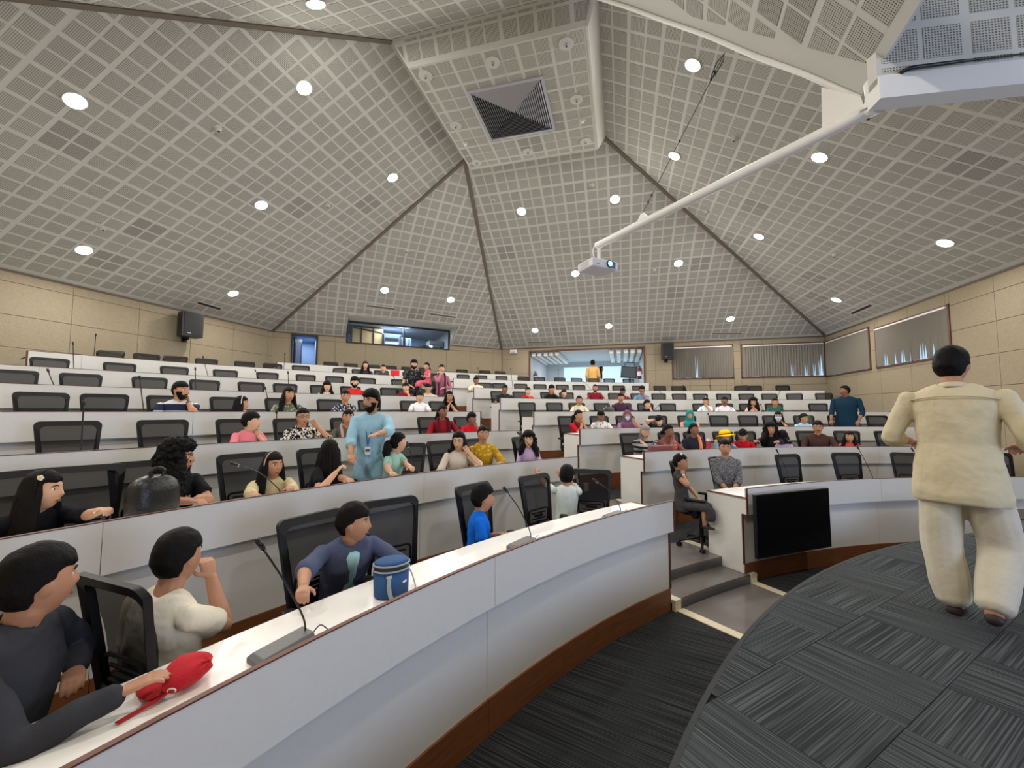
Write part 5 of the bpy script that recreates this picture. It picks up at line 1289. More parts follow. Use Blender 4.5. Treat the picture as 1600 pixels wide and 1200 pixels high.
def person(label, hp, row=None, R=None, dr=.68, s=1.0, look=0, body=None, lean=8, tilt=0, skin='m', hair='short', haircol='hair', top=(120, 120, 120), pat='plain', top2=None, psc=1.0,
           sleeve='short', arms=('desk', 'desk'), pole=(None, None), legs='sit', bottom=(40, 42, 52), near=False, fem=0, extra=(), group=None, curl=(.5, .5), pitch=0, hz=None, wid=1.0, collar=False, hscale=1.0, hips=None, nrm=(None, None), long=0.0, legpts=None, legr=None):
    D = ray(*hp)
    if R is None and row: R = RAD[row - 1] + dr
    H = at_r(hp[0], hp[1], R) if hz is None else at_z(hp[0], hp[1], hz)
    tocam = Vector((-H.x, -H.y, 0)).normalized(); right = Vector((-tocam.y, tocam.x, 0))     # image right as seen from the camera
    if right.x < 0: right = -right
    def dirv(a): a = math.radians(a); return tocam * math.cos(a) + right * math.sin(a)
    if body is None: bd_ = Vector((CC.x - H.x, CC.y - H.y, 0)).normalized()
    else: bd_ = dirv(body)
    rz = math.atan2(bd_.y, bd_.x) - PI / 2
    Rz = Matrix.Rotation(rz, 3, 'Z'); Ri = Rz.transposed()
    la = math.radians(lean)
    hipz = .74 * s
    off = Vector((0, math.sin(la) * .62 * s + .03 * s, math.cos(la) * .735 * s))
    Pw = H - Rz @ off
    root = empty('person', Pw, rz, label=label, category='person')
    if group: root['group'] = group
    Rl = Matrix.Rotation(-la, 3, 'X')
    def tl(x, y, z):    # torso local, leaning
        return Rl @ Vector((x * s, y * s, z * 1.115 * s))
    sk = M['skin' + skin]; seg = 12 if near else 8
    hl = Ri @ (H - Pw)
    ld_ = dirv(look); lr = math.atan2(ld_.y, ld_.x) - PI / 2 - rz
    Rh = Matrix.Rotation(lr, 3, 'Z') @ Matrix.Rotation(math.radians(pitch), 3, 'X') @ Matrix.Rotation(math.radians(tilt), 3, 'Y')
    hs = (s * 1.04 if s > .97 else (s * .35 + .67) * 1.04) * hscale
    def hd(v): return hl + Rh @ (Vector(v) * hs)
    # ---- body surface: head, neck, arms, hands in one mesh
    b = MB(); nu, nv = (40, 30) if near else (26, 20)
    vs, fs = head_shell(nu, nv, lambda *a: 0, fem); b.add([hd(v) for v in vs], fs)
    for sd in (-1, 1):
        b.ell(hd((sd * .074, -.008, -.004)), (.010 * hs, .019 * hs, .030 * hs), Rh @ R3(0, sd * .15, sd * -.35), 10, 8)
    neckb = tl(0, -.005, .53)
    b.tube([tl(0, -.01, .47), neckb, hd((0, -.018, -.075)), hd((0, -.012, -.03))], [(.075 * s, .06 * s), (.056 * s, .054 * s), (.050 * hs, .052 * hs), (.05 * hs, .05 * hs)], seg, smooth=3, flat=(1, 0, 0))
    shw = (.158 if fem else .178) * wid
    l1, l2 = .285 * s, .245 * s
    arm_pts = []
    for ai, sd in ((0, 1), (1, -1)):       # arms[0] = right hand (local +x), arms[1] = left
        a = arms[ai]; S = tl(sd * shw, -.01, .465)
        po = pole[ai]; po = Vector(po) if po else Vector((sd * .6, -.2, -.8))
        nr = nrm[ai]; nr = Vector(nr) if nr else None; oc_ = False
        if a == 'desk': T = Vector((sd * .10 * s, .40 * s, .30 * s)); nr = nr or Vector((0, 0, -1)); po = Vector((sd * 1.0, -.1, -.5))
        elif a == 'chin': T = hd((sd * .025, .085, -.175)); nr = nr or Rh @ Vector((-sd, -.2, .2)); po = Vector((sd * .35, .5, -.9))
        elif a == 'mouth': T = hd((sd * .03, .10, -.14)); nr = nr or Rh @ Vector((0, -1, .2)); po = Vector((sd * .4, .4, -.9))
        elif a == 'cheek': T = hd((sd * .085, .04, -.15)); nr = nr or Rh @ Vector((-sd, 0, .1)); po = Vector((sd * .6, .5, -.8))
        elif a == 'head': T = hd((sd * .10, .02, .02)); nr = nr or Rh @ Vector((-sd, 0, 0)); po = Vector((sd * .8, .3, -.3))
        elif a == 'lap': T = Vector((sd * .03 * s, .27 * s, .13 * s)); nr = nr or Vector((0, 0, -1)); po = Vector((sd * .8, -.5, -.5))
        elif a == 'down': T = Vector((sd * .24 * s, .08 * s, -.02 * s)); nr = nr or Vector((-sd, 0, 0)); po = Vector((sd * .3, -1, 0))
        elif a == 'raise': T = hd((sd * .16, .10, -.13)); nr = nr or Vector((0, 1, 0)); po = Vector((sd * .7, .3, -.8))
        elif isinstance(a, tuple) and a[0] == 'px': T = Ri @ (at_r(a[1], a[2], a[3]) - Pw); nr = nr or Vector((0, 0, -1))
        else: T = Vector(a) * s; nr = nr or Vector((0, 0, -1))
        E, T = two_bone(S, T, l1, l2, po)
        d = (T - E).normalized()
        b.tube([S, S.lerp(E, .45), E, E.lerp(T, .3), E.lerp(T, .7), T], [.050 * s, .045 * s, .038 * s, .040 * s, .032 * s, (.026 * s)], seg, smooth=3)
        up_dir = (a in ('chin', 'cheek', 'mouth', 'head'))
        if a in ('chin', 'mouth', 'cheek'): d2 = (d + Rh @ Vector((-sd * .3, .1, .5))).normalized()
        else: d2 = d
        if abs(nr.normalized().dot(d2)) > .95: nr = d2.orthogonal()
        hand(b, T, d2, nr, -sd if a in ('desk', 'lap') else sd, s * .98, curl[ai], 7 if near else 5)
        arm_pts.append((S, E, T, sd))
    if legs == 'bare': pass
    body_o = b.build('body', sk, root, True)
    if near: remesh(body_o, .0055, 2)
    # ---- face
    for sd in (-1, 1):
        yy = .0775 if not near else .0765
        r_e = .0115; m = MB(); m.ell(hd((sd * .031, yy - .008, .012)), (r_e * 1.15 * hs, r_e * hs, r_e * .82 * hs), Rh, 12, 8); e = m.build('eye', M['eyew'], root, True)
        m = MB(); m.ell(hd((sd * .0305, yy + .0015, .0115)), (.0062 * hs, .0032 * hs, .0066 * hs), Rh, 10, 6); m.build('iris', M['iris'], e, True)
        m = MB(); m.tube([hd((sd * .014, .0905, .029)), hd((sd * .030, .0885, .035)), hd((sd * .048, .074, .029))], [.0022 * hs, .0034 * hs, .0018 * hs], 5, smooth=3); m.build('eyebrow', M[haircol], root, True)
    m = MB(); m.tube([hd((-.021, .0800, -.0605)), hd((-.008, .0905, -.0575)), hd((0, .0915, -.0585)), hd((.008, .0905, -.0575)), hd((.021, .0800, -.0605))], [.0016 * hs, .0036 * hs, .0034 * hs, .0036 * hs, .0016 * hs], 6, smooth=2)
    m.tube([hd((-.017, .0825, -.063)), hd((0, .0915, -.0665)), hd((.017, .0825, -.063))], [.0018 * hs, .0046 * hs, .0018 * hs], 6, smooth=3); m.build('lips', M['lips'], root, True)
    # ---- hair
    HM = M[haircol]; sdv = hp[0] * .13
    def hair_off(front, sidez, backz, thick, topx=0.0):
        def f(dx, dy, dz, p):
            zt = front if dy > .35 else (sidez + (front - sidez) * sstep(-.05, .35, dy) if dy > -.26 else backz + (sidez - backz) * sstep(-.50, -.26, dy))
            zt += .004 * math.sin(dx * 9 + sdv) * (1 if dy > .3 else 0)
            mk = sstep(-.006, .010, p.z - zt); return -.010 + mk * (.010 + thick + topx * sstep(.03, .1, p.z))
        return f
    H_ = {'short': (.050, .004, -.062, .012, .010), 'bushy': (.048, .0, -.065, .020, .020), 'boy': (.043, -.002, -.065, .014, .010), 'tied': (.052, .0, -.07, .010, .006), 'long': (.052, -.06, -.10, .012, .006),
          'curly': (.055, -.05, -.10, .030, .022), 'bangs': (.034, -.09, -.10, .018, .008), 'bob': (.056, -.085, -.10, .020, .008), 'thin': (.062, -.0, -.06, .008, .004), 'bun': (.053, .0, -.07, .010, .006), 'pony': (.053, .0, -.07, .010, .006), 'none': None, 'hijab': None, 'cap': (.03, .0, -.06, .008, .0)}
    hh = H_.get(hair)
    if hh:
        vs, fs = head_shell(nu, nv, hair_off(*hh), fem, sdv, .005 if hair not in ('tied', 'bun', 'pony') else .002)
        m = MB(); m.add([hd(v) for v in vs], fs)
        rnd = random.Random(int(hp[0] * 7 + hp[1]))
        if hair in ('long', 'curly', 'bangs', 'bob'):
            ln = {'long': .30, 'curly': .20, 'bangs': .14, 'bob': .05}[hair] + long; rr = {'long': .030, 'curly': .048, 'bangs': .030, 'bob': .030}[hair]
            for i in range(13):
                a = math.radians(-200 + 220 * i / 12) ; cx, cy = math.cos(a), math.sin(a)
                p0 = hd((.066 * cx, .075 * cy, .05)); p1 = hd((.086 * cx, .090 * cy - .005, -.03)); p2 = hd((.092 * cx, .080 * cy - .012, -.09))
                outx = cx * (.115 if hair != 'curly' else .15); fy = cy
                p3 = p2 + Vector((0, 0, -ln * .5 * hs)) + Rh @ Vector((cx * .03, -.02 + (.03 if cy > -.2 else 0), 0)) * hs
                p4 = p2 + Vector((0, 0, -ln * hs * rnd.uniform(.85, 1.1))) + Rh @ Vector((cx * .05, -.03 + (.05 if cy > -.2 else 0), 0)) * hs
                j = rr * .35 if hair == 'curly' else .004
                P_ = [p + Vector((rnd.uniform(-j, j), rnd.uniform(-j, j), 0)) for p in (p1, p2, p3, p4)]
                m.tube([p0] + P_, [rr * .5 * hs, rr * .75 * hs, rr * hs, rr * hs * rnd.uniform(.85, 1.15), rr * .45 * hs], 7, smooth=3)
            if hair == 'curly':
                for i in range(90):
                    a = rnd.uniform(-200, 20); zz = rnd.uniform(-.16, .10); cx, cy = math.cos(math.radians(a)), math.sin(math.radians(a)); q = 1.20 * math.sqrt(max(.1, 1 - (max(0, zz) / .125) ** 2))
                    m.ell(hd((.09 * cx * q, .10 * cy * q, zz)), rnd.uniform(.018, .034) * hs, None, 7, 5)
        if hair == 'bun': m.ell(hd((0, -.115, -.02)), (.035 * hs, .03 * hs, .035 * hs), None, 10, 8)
        if hair == 'pony':
            p0 = hd((0, -.10, .02)); m.tube([p0, hd((0, -.145, .0)), hd((.01, -.15, -.09)), hd((.0, -.13, -.20)), hd((.0, -.12, -.25 - long))], [.022 * hs, .032 * hs, .042 * hs, .034 * hs, .012 * hs], 9, smooth=3)
            for i in range(8): m.tube([hd((rnd.uniform(-.02, .02), -.14, -.02)), hd((rnd.uniform(-.05, .05), -.16, -.11)), hd((rnd.uniform(-.05, .05), -.13, -.23))], [.012 * hs, .018 * hs, .006 * hs], 6, smooth=3)
        o = m.build('hair', HM, root, True)
        if near: remesh(o, .0075, 1)
        if near and hair == 'curly':
            tx = bpy.data.textures.new('curls', 'CLOUDS'); tx.noise_scale = .022; tx.noise_depth = 3; dq = o.modifiers.new('curls', 'DISPLACE'); dq.texture = tx; dq.strength = .045; dq.mid_level = .4; dq.texture_coords = 'LOCAL'
    # ---- clothes
    tm = cloth(top, pat, top2, psc)
    m = MB(); wch = wid
    hz_ = -.10 if legs != 'stand' else (-.02 if hips is None else hips)
    lw = .012 if hz_ < -.09 else 0
    S0 = [(hz_ - .02, .165 + lw, .118 + lw, 0), (hz_ + .02, .172 + lw, .124 + lw, 0), (.08, .165 + lw * .5, .120 + lw * .5, .0), (.20, .150 - .012 * fem, .112, .005), (.32, .163 - .006 * fem, .118 + .012 * fem, .008), (.40, .172 - .008 * fem, .116 + .008 * fem, .004), (.45, .172 - .014 * fem, .100, -.004), (.49, .150 - .014 * fem, .085, -.008), (.515, .108, .072, -.010), (.535, .066, .062, -.008)]
    rs = []
    nrg = 28 if near else 18
    for (z, ax_, ay_, yo) in S0:
        rs.append([tl(math.cos(2 * PI * k / nrg) * ax_ * wch * (1.0), yo + math.sin(2 * PI * k / nrg) * ay_ * (wch * .5 + .5), z + (.018 * math.cos(2 * (2 * PI * k / nrg)) if z > .47 else 0)) if z > -.2 else tl(0, 0, z) for k in range(nrg)])
    m.loft(rs)
    for (S, E, T, sd) in arm_pts:
        sf = {'short': .62, 'cap': .30, 'elbow': 1.0, 'long': 2.0, 'roll': 1.12, 'none': .08}[sleeve]
        c = .016 if near else .014
        if sf <= 1.0: P_ = [S - (E - S) * .10, S, S.lerp(E, sf * .5), S.lerp(E, sf)]; rd = [.044 * s, .054 * s, .055 * s, (.052 + c * .6) * s]
        elif sf < 1.9: P_ = [S - (E - S) * .10, S, S.lerp(E, .5), E, E.lerp(T, .35)]; rd = [.044 * s, .054 * s, .055 * s, .053 * s, .055 * s]
        else: P_ = [S - (E - S) * .10, S, S.lerp(E, .5), E, E.lerp(T, .5), E.lerp(T, .96)]; rd = [.044 * s, .054 * s, .053 * s, .050 * s, .044 * s, .037 * s]
        m.tube(P_, rd, seg, smooth=3)
    if near:
        m.v = [tuple(Vector(v) + Vector((1, 1, .1)) * (.008 * noise.noise(Vector((v[0] * 13 + sdv + v[2] * 4, v[1] * 13, v[2] * 3.5))) + .004 * noise.noise(Vector(v) * 12))) for v in m.v]
    o = m.build('shirt', tm, root, True)
    if near:
        remesh(o, .009, 3)
        tx = bpy.data.textures.new('folds', 'CLOUDS'); tx.noise_scale = .09 * s; dm_ = o.modifiers.new('folds', 'DISPLACE'); dm_.texture = tx; dm_.strength = .014; dm_.mid_level = .1; dm_.texture_coords = 'LOCAL'
    if label.startswith('man in a cream kurta'):
        m = MB(); m.tube([tl(x_ * wid, -.012 - .118 * math.sqrt(max(0, 1 - (x_ / .185) ** 2)), .455 + .02 * (1 - (x_ / .17) ** 2)) for x_ in (-.165, -.12, -.06, 0, .06, .12, .165)], .005, 5, smooth=3); m.build('yoke_seam', tm, root, True)
    if collar:
        m = MB(); pts = [tl(.068 * math.cos(t), -.012 + .060 * math.sin(t), .535 + .012 * math.sin(t + PI)) for t in [math.radians(x) for x in range(-250, 71, 20)]]
        m.tube(pts, [(.020 * s, .006 * s)] * len(pts), 6, flat=(0, 0, 1)); m.build('collar', tm, root, True)
    bm_ = cloth(bottom)
    m = MB(); fm = MB()
    if legs == 'stand':
        LP_ = legpts or [[(.09, 0, -.02), (.10, .02, -.46), (.10, -.01, -.86)], [(-.09, 0, -.02), (-.10, .02, -.46), (-.10, -.01, -.86)]]
        lr_ = legr or [.098, .085, .066, .055]
        m.loft([superring(0, 0, z * s, ax_ * s * wid, ay_ * s, 20, .9) for z, ax_, ay_ in ((-.08, .165, .12), (.0, .172, .125), (.10, .160, .118))])
        for (h_, k_, a_) in LP_:
            h_, k_, a_ = Vector(h_) * s, Vector(k_) * s, Vector(a_) * s
            hem = k_.lerp(a_, .92 if legpts else .97)
            m.tube([h_, h_.lerp(k_, .5), k_, k_.lerp(a_, .5), hem], [lr_[0] * s, (lr_[0] + lr_[1]) / 2 * s, lr_[1] * s, (lr_[1] + lr_[2]) / 2 * s, lr_[3] * s], seg, smooth=3)
            if legpts: mm = MB(); mm.tube([k_.lerp(a_, .8), a_, a_ + Vector((0, .03, -.03)) * s], [.05 * s, .042 * s, .04 * s], 10, smooth=2); mm.build('ankle', sk, root, True)
            fm.tube([a_ + Vector((0, -.04, -.03)) * s, a_ + Vector((0, .05, -.035)) * s, a_ + Vector((0, .16, -.05)) * s], [(.04 * s, .035 * s), (.045 * s, .03 * s), (.035 * s, .018 * s)], 8, smooth=3, flat=(1, 0, 0))
    else:
        dn = min(.42, Pw.z - max(f for f in [0] + FLR if f < Pw.z - .2) - .08)
        m.loft([superring(0, .0, z * s, ax_ * s * wid, ay_ * s, 18, .9) for z, ax_, ay_ in ((-.10, .15, .11), (-.02, .172, .125), (.06, .165, .118))])
        for sd in (-1, 1):
            kx = .09; h_ = Vector((sd * .085, .02, -.03)) * s; k_ = Vector((sd * kx, .40, -.01)) * s; a_ = Vector((sd * kx * s, .40 * s, -dn))
            if legs == 'skirt' or fem and legs == 'dress': m.tube([h_, k_ + Vector((0, .04, 0)), k_ + Vector((0, .08, -.18 * s))], [.09 * s, .085 * s, .08 * s], seg, smooth=3); b2_ = MB(); b2_.tube([k_, a_], [.05 * s, .035 * s], seg); b2_.build('shin', sk, root, True)
            else: m.tube([h_, h_.lerp(k_, .5), k_, k_.lerp(a_, .5), a_], [.085 * s, .078 * s, .064 * s, .056 * s, .048 * s], seg, smooth=3)
            fm.tube([a_ + Vector((0, -.03, -.02)) * s, a_ + Vector((0, .06, -.03)) * s, a_ + Vector((0, .16, -.04)) * s], [(.035 * s, .03 * s), (.042 * s, .028 * s), (.032 * s, .016 * s)], 8, smooth=3, flat=(1, 0, 0))
    if near: m.v = [tuple(Vector(v) + Vector((1, 1, 0)) * (.010 * noise.noise(Vector((v[0] * 14 + sdv, v[1] * 14, v[2] * 5))))) for v in m.v]
    o = m.build('trousers' if legs != 'dress' else 'skirt', bm_ if legs != 'dress' else tm, root, True)
    if near: remesh(o, .011, 3)
    fm.build('shoes', M['shoe'], root, True)
    # ---- extras
    for ex in extra:
        k_ = ex[0]
        if k_ == 'beard':
            t_ = ex[1] if len(ex) > 1 else .010
            vs, fs = head_shell(nu, nv, lambda dx, dy, dz, p: -.008 + (.008 + t_ * .7) * sstep(-.040, -.064, p.z + .0 - (.045 if abs(p.x) > .050 else 0)) * sstep(-.10, .12, dy) * (1 - .0) - (.014 * math.exp(-(p.x / .020) ** 2 - ((p.z + .062) / .009) ** 2)), fem, 3, .003)
            m = MB(); m.add([hd(v) for v in vs], fs); m.tube([hd((-.026, .082, -.056)), hd((0, .097, -.045)), hd((.026, .082, -.056))], [.003 * hs, .006 * hs, .003 * hs], 6, smooth=3); m.build('beard', HM, root, True)
        elif k_ == 'moustache': m = MB(); m.tube([hd((-.028, .078, -.055)), hd((0, .098, -.044)), hd((.028, .078, -.055))], [.003 * hs, .0065 * hs, .003 * hs], 6, smooth=3); m.build('moustache', HM, root, True)
        elif k_ == 'glasses':
            m = MB()
            for sd in (-1, 1):
                m.tube([hd((sd * .032 + .021 * math.cos(t), .098 - .006 * abs(math.cos(t)), .011 + .016 * math.sin(t))) for t in [i * PI / 6 for i in range(12)]], .0022 * hs, 5, closed=True)
                m.tube([hd((sd * .053, .092, .014)), hd((sd * .078, .02, .012)), hd((sd * .078, -.01, .008))], .002 * hs, 5)
            m.tube([hd((-.011, .100, .014)), hd((.011, .100, .014))], .002 * hs, 5); m.build('glasses', M['black'], root)
        elif k_ == 'mask':
            vs, fs = head_shell(nu, nv, lambda dx, dy, dz, p: -.008 + .017 * sstep(-.002, -.014, p.z - .0) * sstep(-.105, -.095, p.z) * sstep(.22, .34, dy), fem)
            m = MB(); m.add([hd(v) for v in vs], fs); m.build('face_mask', mat('mask_blue', (176, 206, 228), .7), root, True)
        elif k_ == 'hijab':
            hc = cloth(ex[1]); vs, fs = head_shell(nu, nv, lambda dx, dy, dz, p: -.012 + .032 * (1 - sstep(.62, .78, dy) * sstep(.062, .04, p.z) * sstep(-.105, -.085, p.z)), fem, 5, .004)
            m = MB(); m.add([hd(v) for v in vs], fs)
            m.tube([hd((0, -.005, -.06)), tl(0, .0, .55), tl(0, .02, .47), tl(0, .03, .36)], [(.085 * hs, .085 * hs), (.10 * s, .09 * s), (.165 * s, .12 * s), (.15 * s, .128 * s)], 16, smooth=4, flat=(1, 0, 0)); m.build('headscarf', hc, root, True)
        elif k_ == 'cap':
            c1 = cloth(ex[1]); vs, fs = head_shell(nu, nv, lambda dx, dy, dz, p: -.012 + .030 * sstep(.035, .048, p.z), fem)
            m = MB(); m.add([hd(v) for v in vs], fs); m.build('cap_crown', c1, root, True)
            c2 = cloth(ex[2]); m = MB(); vs = []
            for i in range(11):
                a = math.radians(30 + 120 * i / 10); vs += [hd((.082 * math.cos(a), .092 * math.sin(a) + .006, .045)), hd((.088 * math.cos(a), .096 * math.sin(a) + .07 * math.sin(a) ** 2, .038))]
            n_ = len(vs); vs += [v + Rh @ Vector((0, 0, .005)) for v in vs]
            m.add(vs, [(2 * i, 2 * i + 2, 2 * i + 3, 2 * i + 1) for i in range(10)] + [(n_ + 2 * i, n_ + 2 * i + 1, n_ + 2 * i + 3, n_ + 2 * i + 2) for i in range(10)] + [(2 * i + 1, 2 * i + 3, n_ + 2 * i + 3, n_ + 2 * i + 1) for i in range(10)]); m.build('cap_peak', c2, root, True)
        elif k_ == 'hat':
            hc = cloth((252, 208, 10)); m = MB(); tlt = Rh @ R3(.25, .15, 0)
            def hp_(v): return hd((0, 0, .045)) + tlt @ (Vector(v) * hs)
            m.loft([[hp_((r_ * math.cos(t), r_ * math.sin(t), z)) for t in [2 * PI * i / 24 for i in range(24)]] for r_, z in ((.108, 0), (.108, .04), (.095, .08), (.06, .102), (.02, .108))]); m.build('hat_crown', hc, root, True)
            m = MB(); m.loft([[hp_((r_ * math.cos(t), r_ * math.sin(t), z + .012 * math.sin(3 * t) * (r_ > .15))) for t in [2 * PI * i / 30 for i in range(30)]] for r_, z in ((.105, .004), (.185, -.022), (.185, -.026), (.105, -.002))]); m.build('hat_brim', hc, root, True)
            m = MB(); m.loft([[hp_((r_ * math.cos(t), r_ * math.sin(t), z)) for t in [2 * PI * i / 24 for i in range(24)]] for r_, z in ((.1105, .004), (.1105, .026))], cap=False); m.build('hat_band', cloth((176, 30, 24)), root, True)
        elif k_ == 'band':
            m = MB(); m.tube([hd((.088 * math.cos(t) * 1.04, -.0 + .02, .005 + .128 * math.sin(t))) for t in [math.radians(x) for x in range(0, 181, 15)]], .005 * hs, 6); m.build('hairband', cloth(ex[1]), root, True)
        elif k_ == 'clip':
            m = MB(); c_ = Vector(ex[2])
            for i in range(5): m.ell(hd(c_ + Vector((.0, .010 * math.cos(i * 1.26), .010 * math.sin(i * 1.26))) * 1.0), .0085 * hs, None, 8, 6)
            m.build('hair_clip', cloth(ex[1]), root, True)
        elif k_ == 'lanyard':
            c1 = cloth(ex[1]); m = MB()
            m.tube([tl(-.062, -.02, .54), tl(-.055, .07, .47), tl(-.015, .150, .30), tl(.0, .155, .22)], [(.0018, .007)] * 4, 6, smooth=4, flat=(0, 1, 0)); m.tube([tl(.062, -.02, .54), tl(.055, .07, .47), tl(.015, .150, .30), tl(.0, .155, .22)], [(.0018, .007)] * 4, 6, smooth=4, flat=(0, 1, 0)); m.build('lanyard', c1, root, True)
            m = MB(); m.box(tl(0, .165, .17), (.06 * s, .004, .085 * s), Rl); m.build('badge', M['white'], root); m = MB(); m.box(tl(0, .169, .175), (.045 * s, .003, .03 * s), Rl); m.build('badge_print', M['grey'], root)
        elif k_ == 'scarf':
            c1 = cloth(*ex[1]); m = MB()
            for sd in ex[2]: m.tube([tl(sd * .05, -.07, .54), tl(sd * .085, .02, .525), tl(sd * .09, .12, .42), tl(sd * .085, .145, .25), tl(sd * .09, .15, .05)], [(.02 * s, .045 * s), (.02 * s, .05 * s), (.014 * s, .05 * s), (.014 * s, .055 * s), (.012 * s, .06 * s)], 8, smooth=4, flat=(0, 1, 0))
            m.build('scarf', c1, root, True)
        elif k_ == 'inner':
            m = MB(); m.loft([[tl(x_ * w_, y_, z_) for x_, y_ in ((-1, .095), (-.5, .128), (0, .138), (.5, .128), (1, .095), (0, .05))] for z_, w_ in ((.02, .085), (.15, .08), (.3, .07), (.42, .055), (.50, .04))]); m.build('undershirt', cloth(ex[1]), root, True)
        elif k_ == 'emblem':
            m = MB(); c_ = tl(-.075, .128, .36)
            for i in range(6):
                a = i * PI / 3; m.ell(c_ + Vector((.022 * math.cos(a), .004, .026 * math.sin(a))), (.010, .003, .012), None, 7, 5)
            m.tube([c_ + Vector((.016 * math.cos(t), .006, .019 * math.sin(t))) for t in [i * PI / 5 for i in range(10)]], .003, 5, closed=True)
            m.build('chest_emblem', cloth((214, 196, 150)), root, True)
        elif k_ == 'watch':
            S, E, T, sd = arm_pts[ex[1]]; m = MB(); c_ = T.lerp(E, .10); m.cyl(c_ - (T - E).normalized() * .012, c_ + (T - E).normalized() * .012, .031 * s, 14); m.build('wrist_band', M['black'], root)
        elif k_ == 'bangle':
            S, E, T, sd = arm_pts[ex[1]]; m = MB(); c_ = T.lerp(E, .08); m.cyl(c_ - (T - E).normalized() * .006, c_ + (T - E).normalized() * .006, .030 * s, 14); m.build('wrist_band', cloth(ex[2]), root)
        elif k_ == 'phone':
            S, E, T, sd = arm_pts[ex[1]]; r2 = empty('phone', Pw + Rz @ (T + Vector((0, .0, .06))), rz, label='slim grey phone held to the ear of the grey-haired man', category='phone'); MB().box((0, 0, 0), (.012, .075, .15), R3(.4, 0, 0)).build('phone_body', mat('phone_grey', (96, 104, 116), .3), r2, bevel=.004); MB().box((-.007, 0, 0), (.002, .065, .135), R3(.4, 0, 0)).build('phone_display', M['screen'], r2)
        elif k_ == 'file':
            r2 = empty('file_folder', Pw + Rz @ Vector((.02, .33, .16)), rz, label='salmon paper file held by the woman in olive behind the man in light blue', category='file'); MB().box((0, 0, .09), (.24, .012, .20), R3(-.3, .5, 0)).build('folder', cloth((222, 130, 104)), r2); MB().box((.0, .01, .10), (.23, .006, .19), R3(-.3, .5, 0)).build('paper', M['white'], r2)
        elif k_ == 'tail':      # shirt tail below the waist
            m = MB(); dz_ = ex[1]
            m.loft([[Vector((math.cos(t) * ax_ * wid * s, math.sin(t) * ay_ * s, (z - (.05 * math.cos(t) ** 2 * -1 if z < -.1 else 0)) * s)) for t in [2 * PI * i / 28 for i in range(28)]] for z, ax_, ay_ in ((dz_, .186, .150), (dz_ + .07, .188, .150), (.02, .184, .142), (.14, .176, .13))], cap=False)
            m.v = [tuple(Vector(v) + Vector((1, 1, 0)) * .010 * noise.noise(Vector(v) * 8)) for v in m.v]
            o = m.build('shirt_tail', tm, root, True); so = o.modifiers.new('solid', 'SOLIDIFY'); so.thickness = .006
    return root, Pw, Rz

P = person
# ---------------- front row, left block
P('teenage boy in dark grey long sleeves at lower left, reaching for the red cap', (58, 912), R=9.62, s=.95, look=112, body=62, lean=10, skin='m', hair='boy', top=(54, 55, 60), sleeve='long', bottom=(30, 30, 36),
  arms=(('px', 186, 1084, 9.28), ('px', 118, 1045, 9.72)), near=True, curl=(.35, .7), collar=True, pole=((.7, -.6, -.9), (-.6, .2, -.9)), wid=1.1)
P('boy in a cream T-shirt turned away, one hand raised to his face', (278, 873), R=9.78, s=1.0, look=132, body=120, lean=4, skin='m', hair='boy', top=(216, 208, 188), sleeve='short', bottom=(58, 60, 66),
  arms=(('px', 330, 902, 9.80), 'down'), near=True, curl=(1.0, .5), pole=((.45, .1, -1.2), None), nrm=((-1, 0, .2), None), wid=1.08)
P('boy in a blue denim shirt over a mint T-shirt holding the microphone stem', (552, 818), R=9.72, s=.93, look=78, body=20, lean=26, skin='m', hair='boy', top=(82, 90, 116), sleeve='elbow', bottom=(46, 52, 66),
  arms=(('px', 462, 938, 9.36), ('px', 604, 882, 9.50)), near=True, curl=(1.0, .6), collar=True, extra=(('inner', (160, 204, 212)),), pole=((1, -.2, -.1), (-.8, .2, -.6)))
P('small boy in a bright blue T-shirt looking away to the right', (754, 779), R=9.74, s=.80, look=112, body=95, lean=4, skin='m', hair='boy', top=(16, 104, 214), sleeve='short', bottom=(50, 50, 60),
  arms=((.16, .24, .12), ('px', 785, 835, 9.62)), near=True, extra=(('emblem',),), hscale=1.04)
P('small child in a white and mint shirt seen from behind, reaching over the second desk', (886, 744), R=9.98, s=.78, look=168, body=172, lean=10, skin='m', hair='boy', top=(228, 230, 226), pat='soft', top2=(176, 194, 188), sleeve='short', bottom=(60, 62, 70),
  arms=(('px', 852, 716, 10.62), ('px', 836, 735, 10.5)), near=False, curl=(.1, .1), nrm=((0, 1, 0), (0, 1, 0)), pole=((.8, 0, -.5), (-.8, 0, -.5)), hscale=1.04)
# ---------------- front row, right block
P('small girl in a dark frilly dress sitting sideways with a hand on her cheek', (1063, 723), R=9.78, s=.74, look=86, body=72, lean=-4, skin='m', hair='tied', top=(46, 44, 46), pat='soft', top2=(84, 80, 78), sleeve='cap', legs='dress', fem=1,
  arms=('cheek', 'lap'), extra=(('clip', (240, 240, 236), (.05, .02, .125)), ('bangle', 0, (236, 236, 230))), hscale=1.02, pole=((.5, .3, -.9), None))
P('woman in a grey patterned dress facing the camera with hands folded in her lap', (1133, 700), R=9.85, s=.98, look=8, body=12, lean=-3, skin='m', hair='bun', top=(78, 78, 82), pat='swirl', top2=(128, 126, 126), psc=3.5, sleeve='roll', legs='dress', fem=1,
  arms=('lap', 'lap'), extra=(('watch', 1),), wid=1.06)
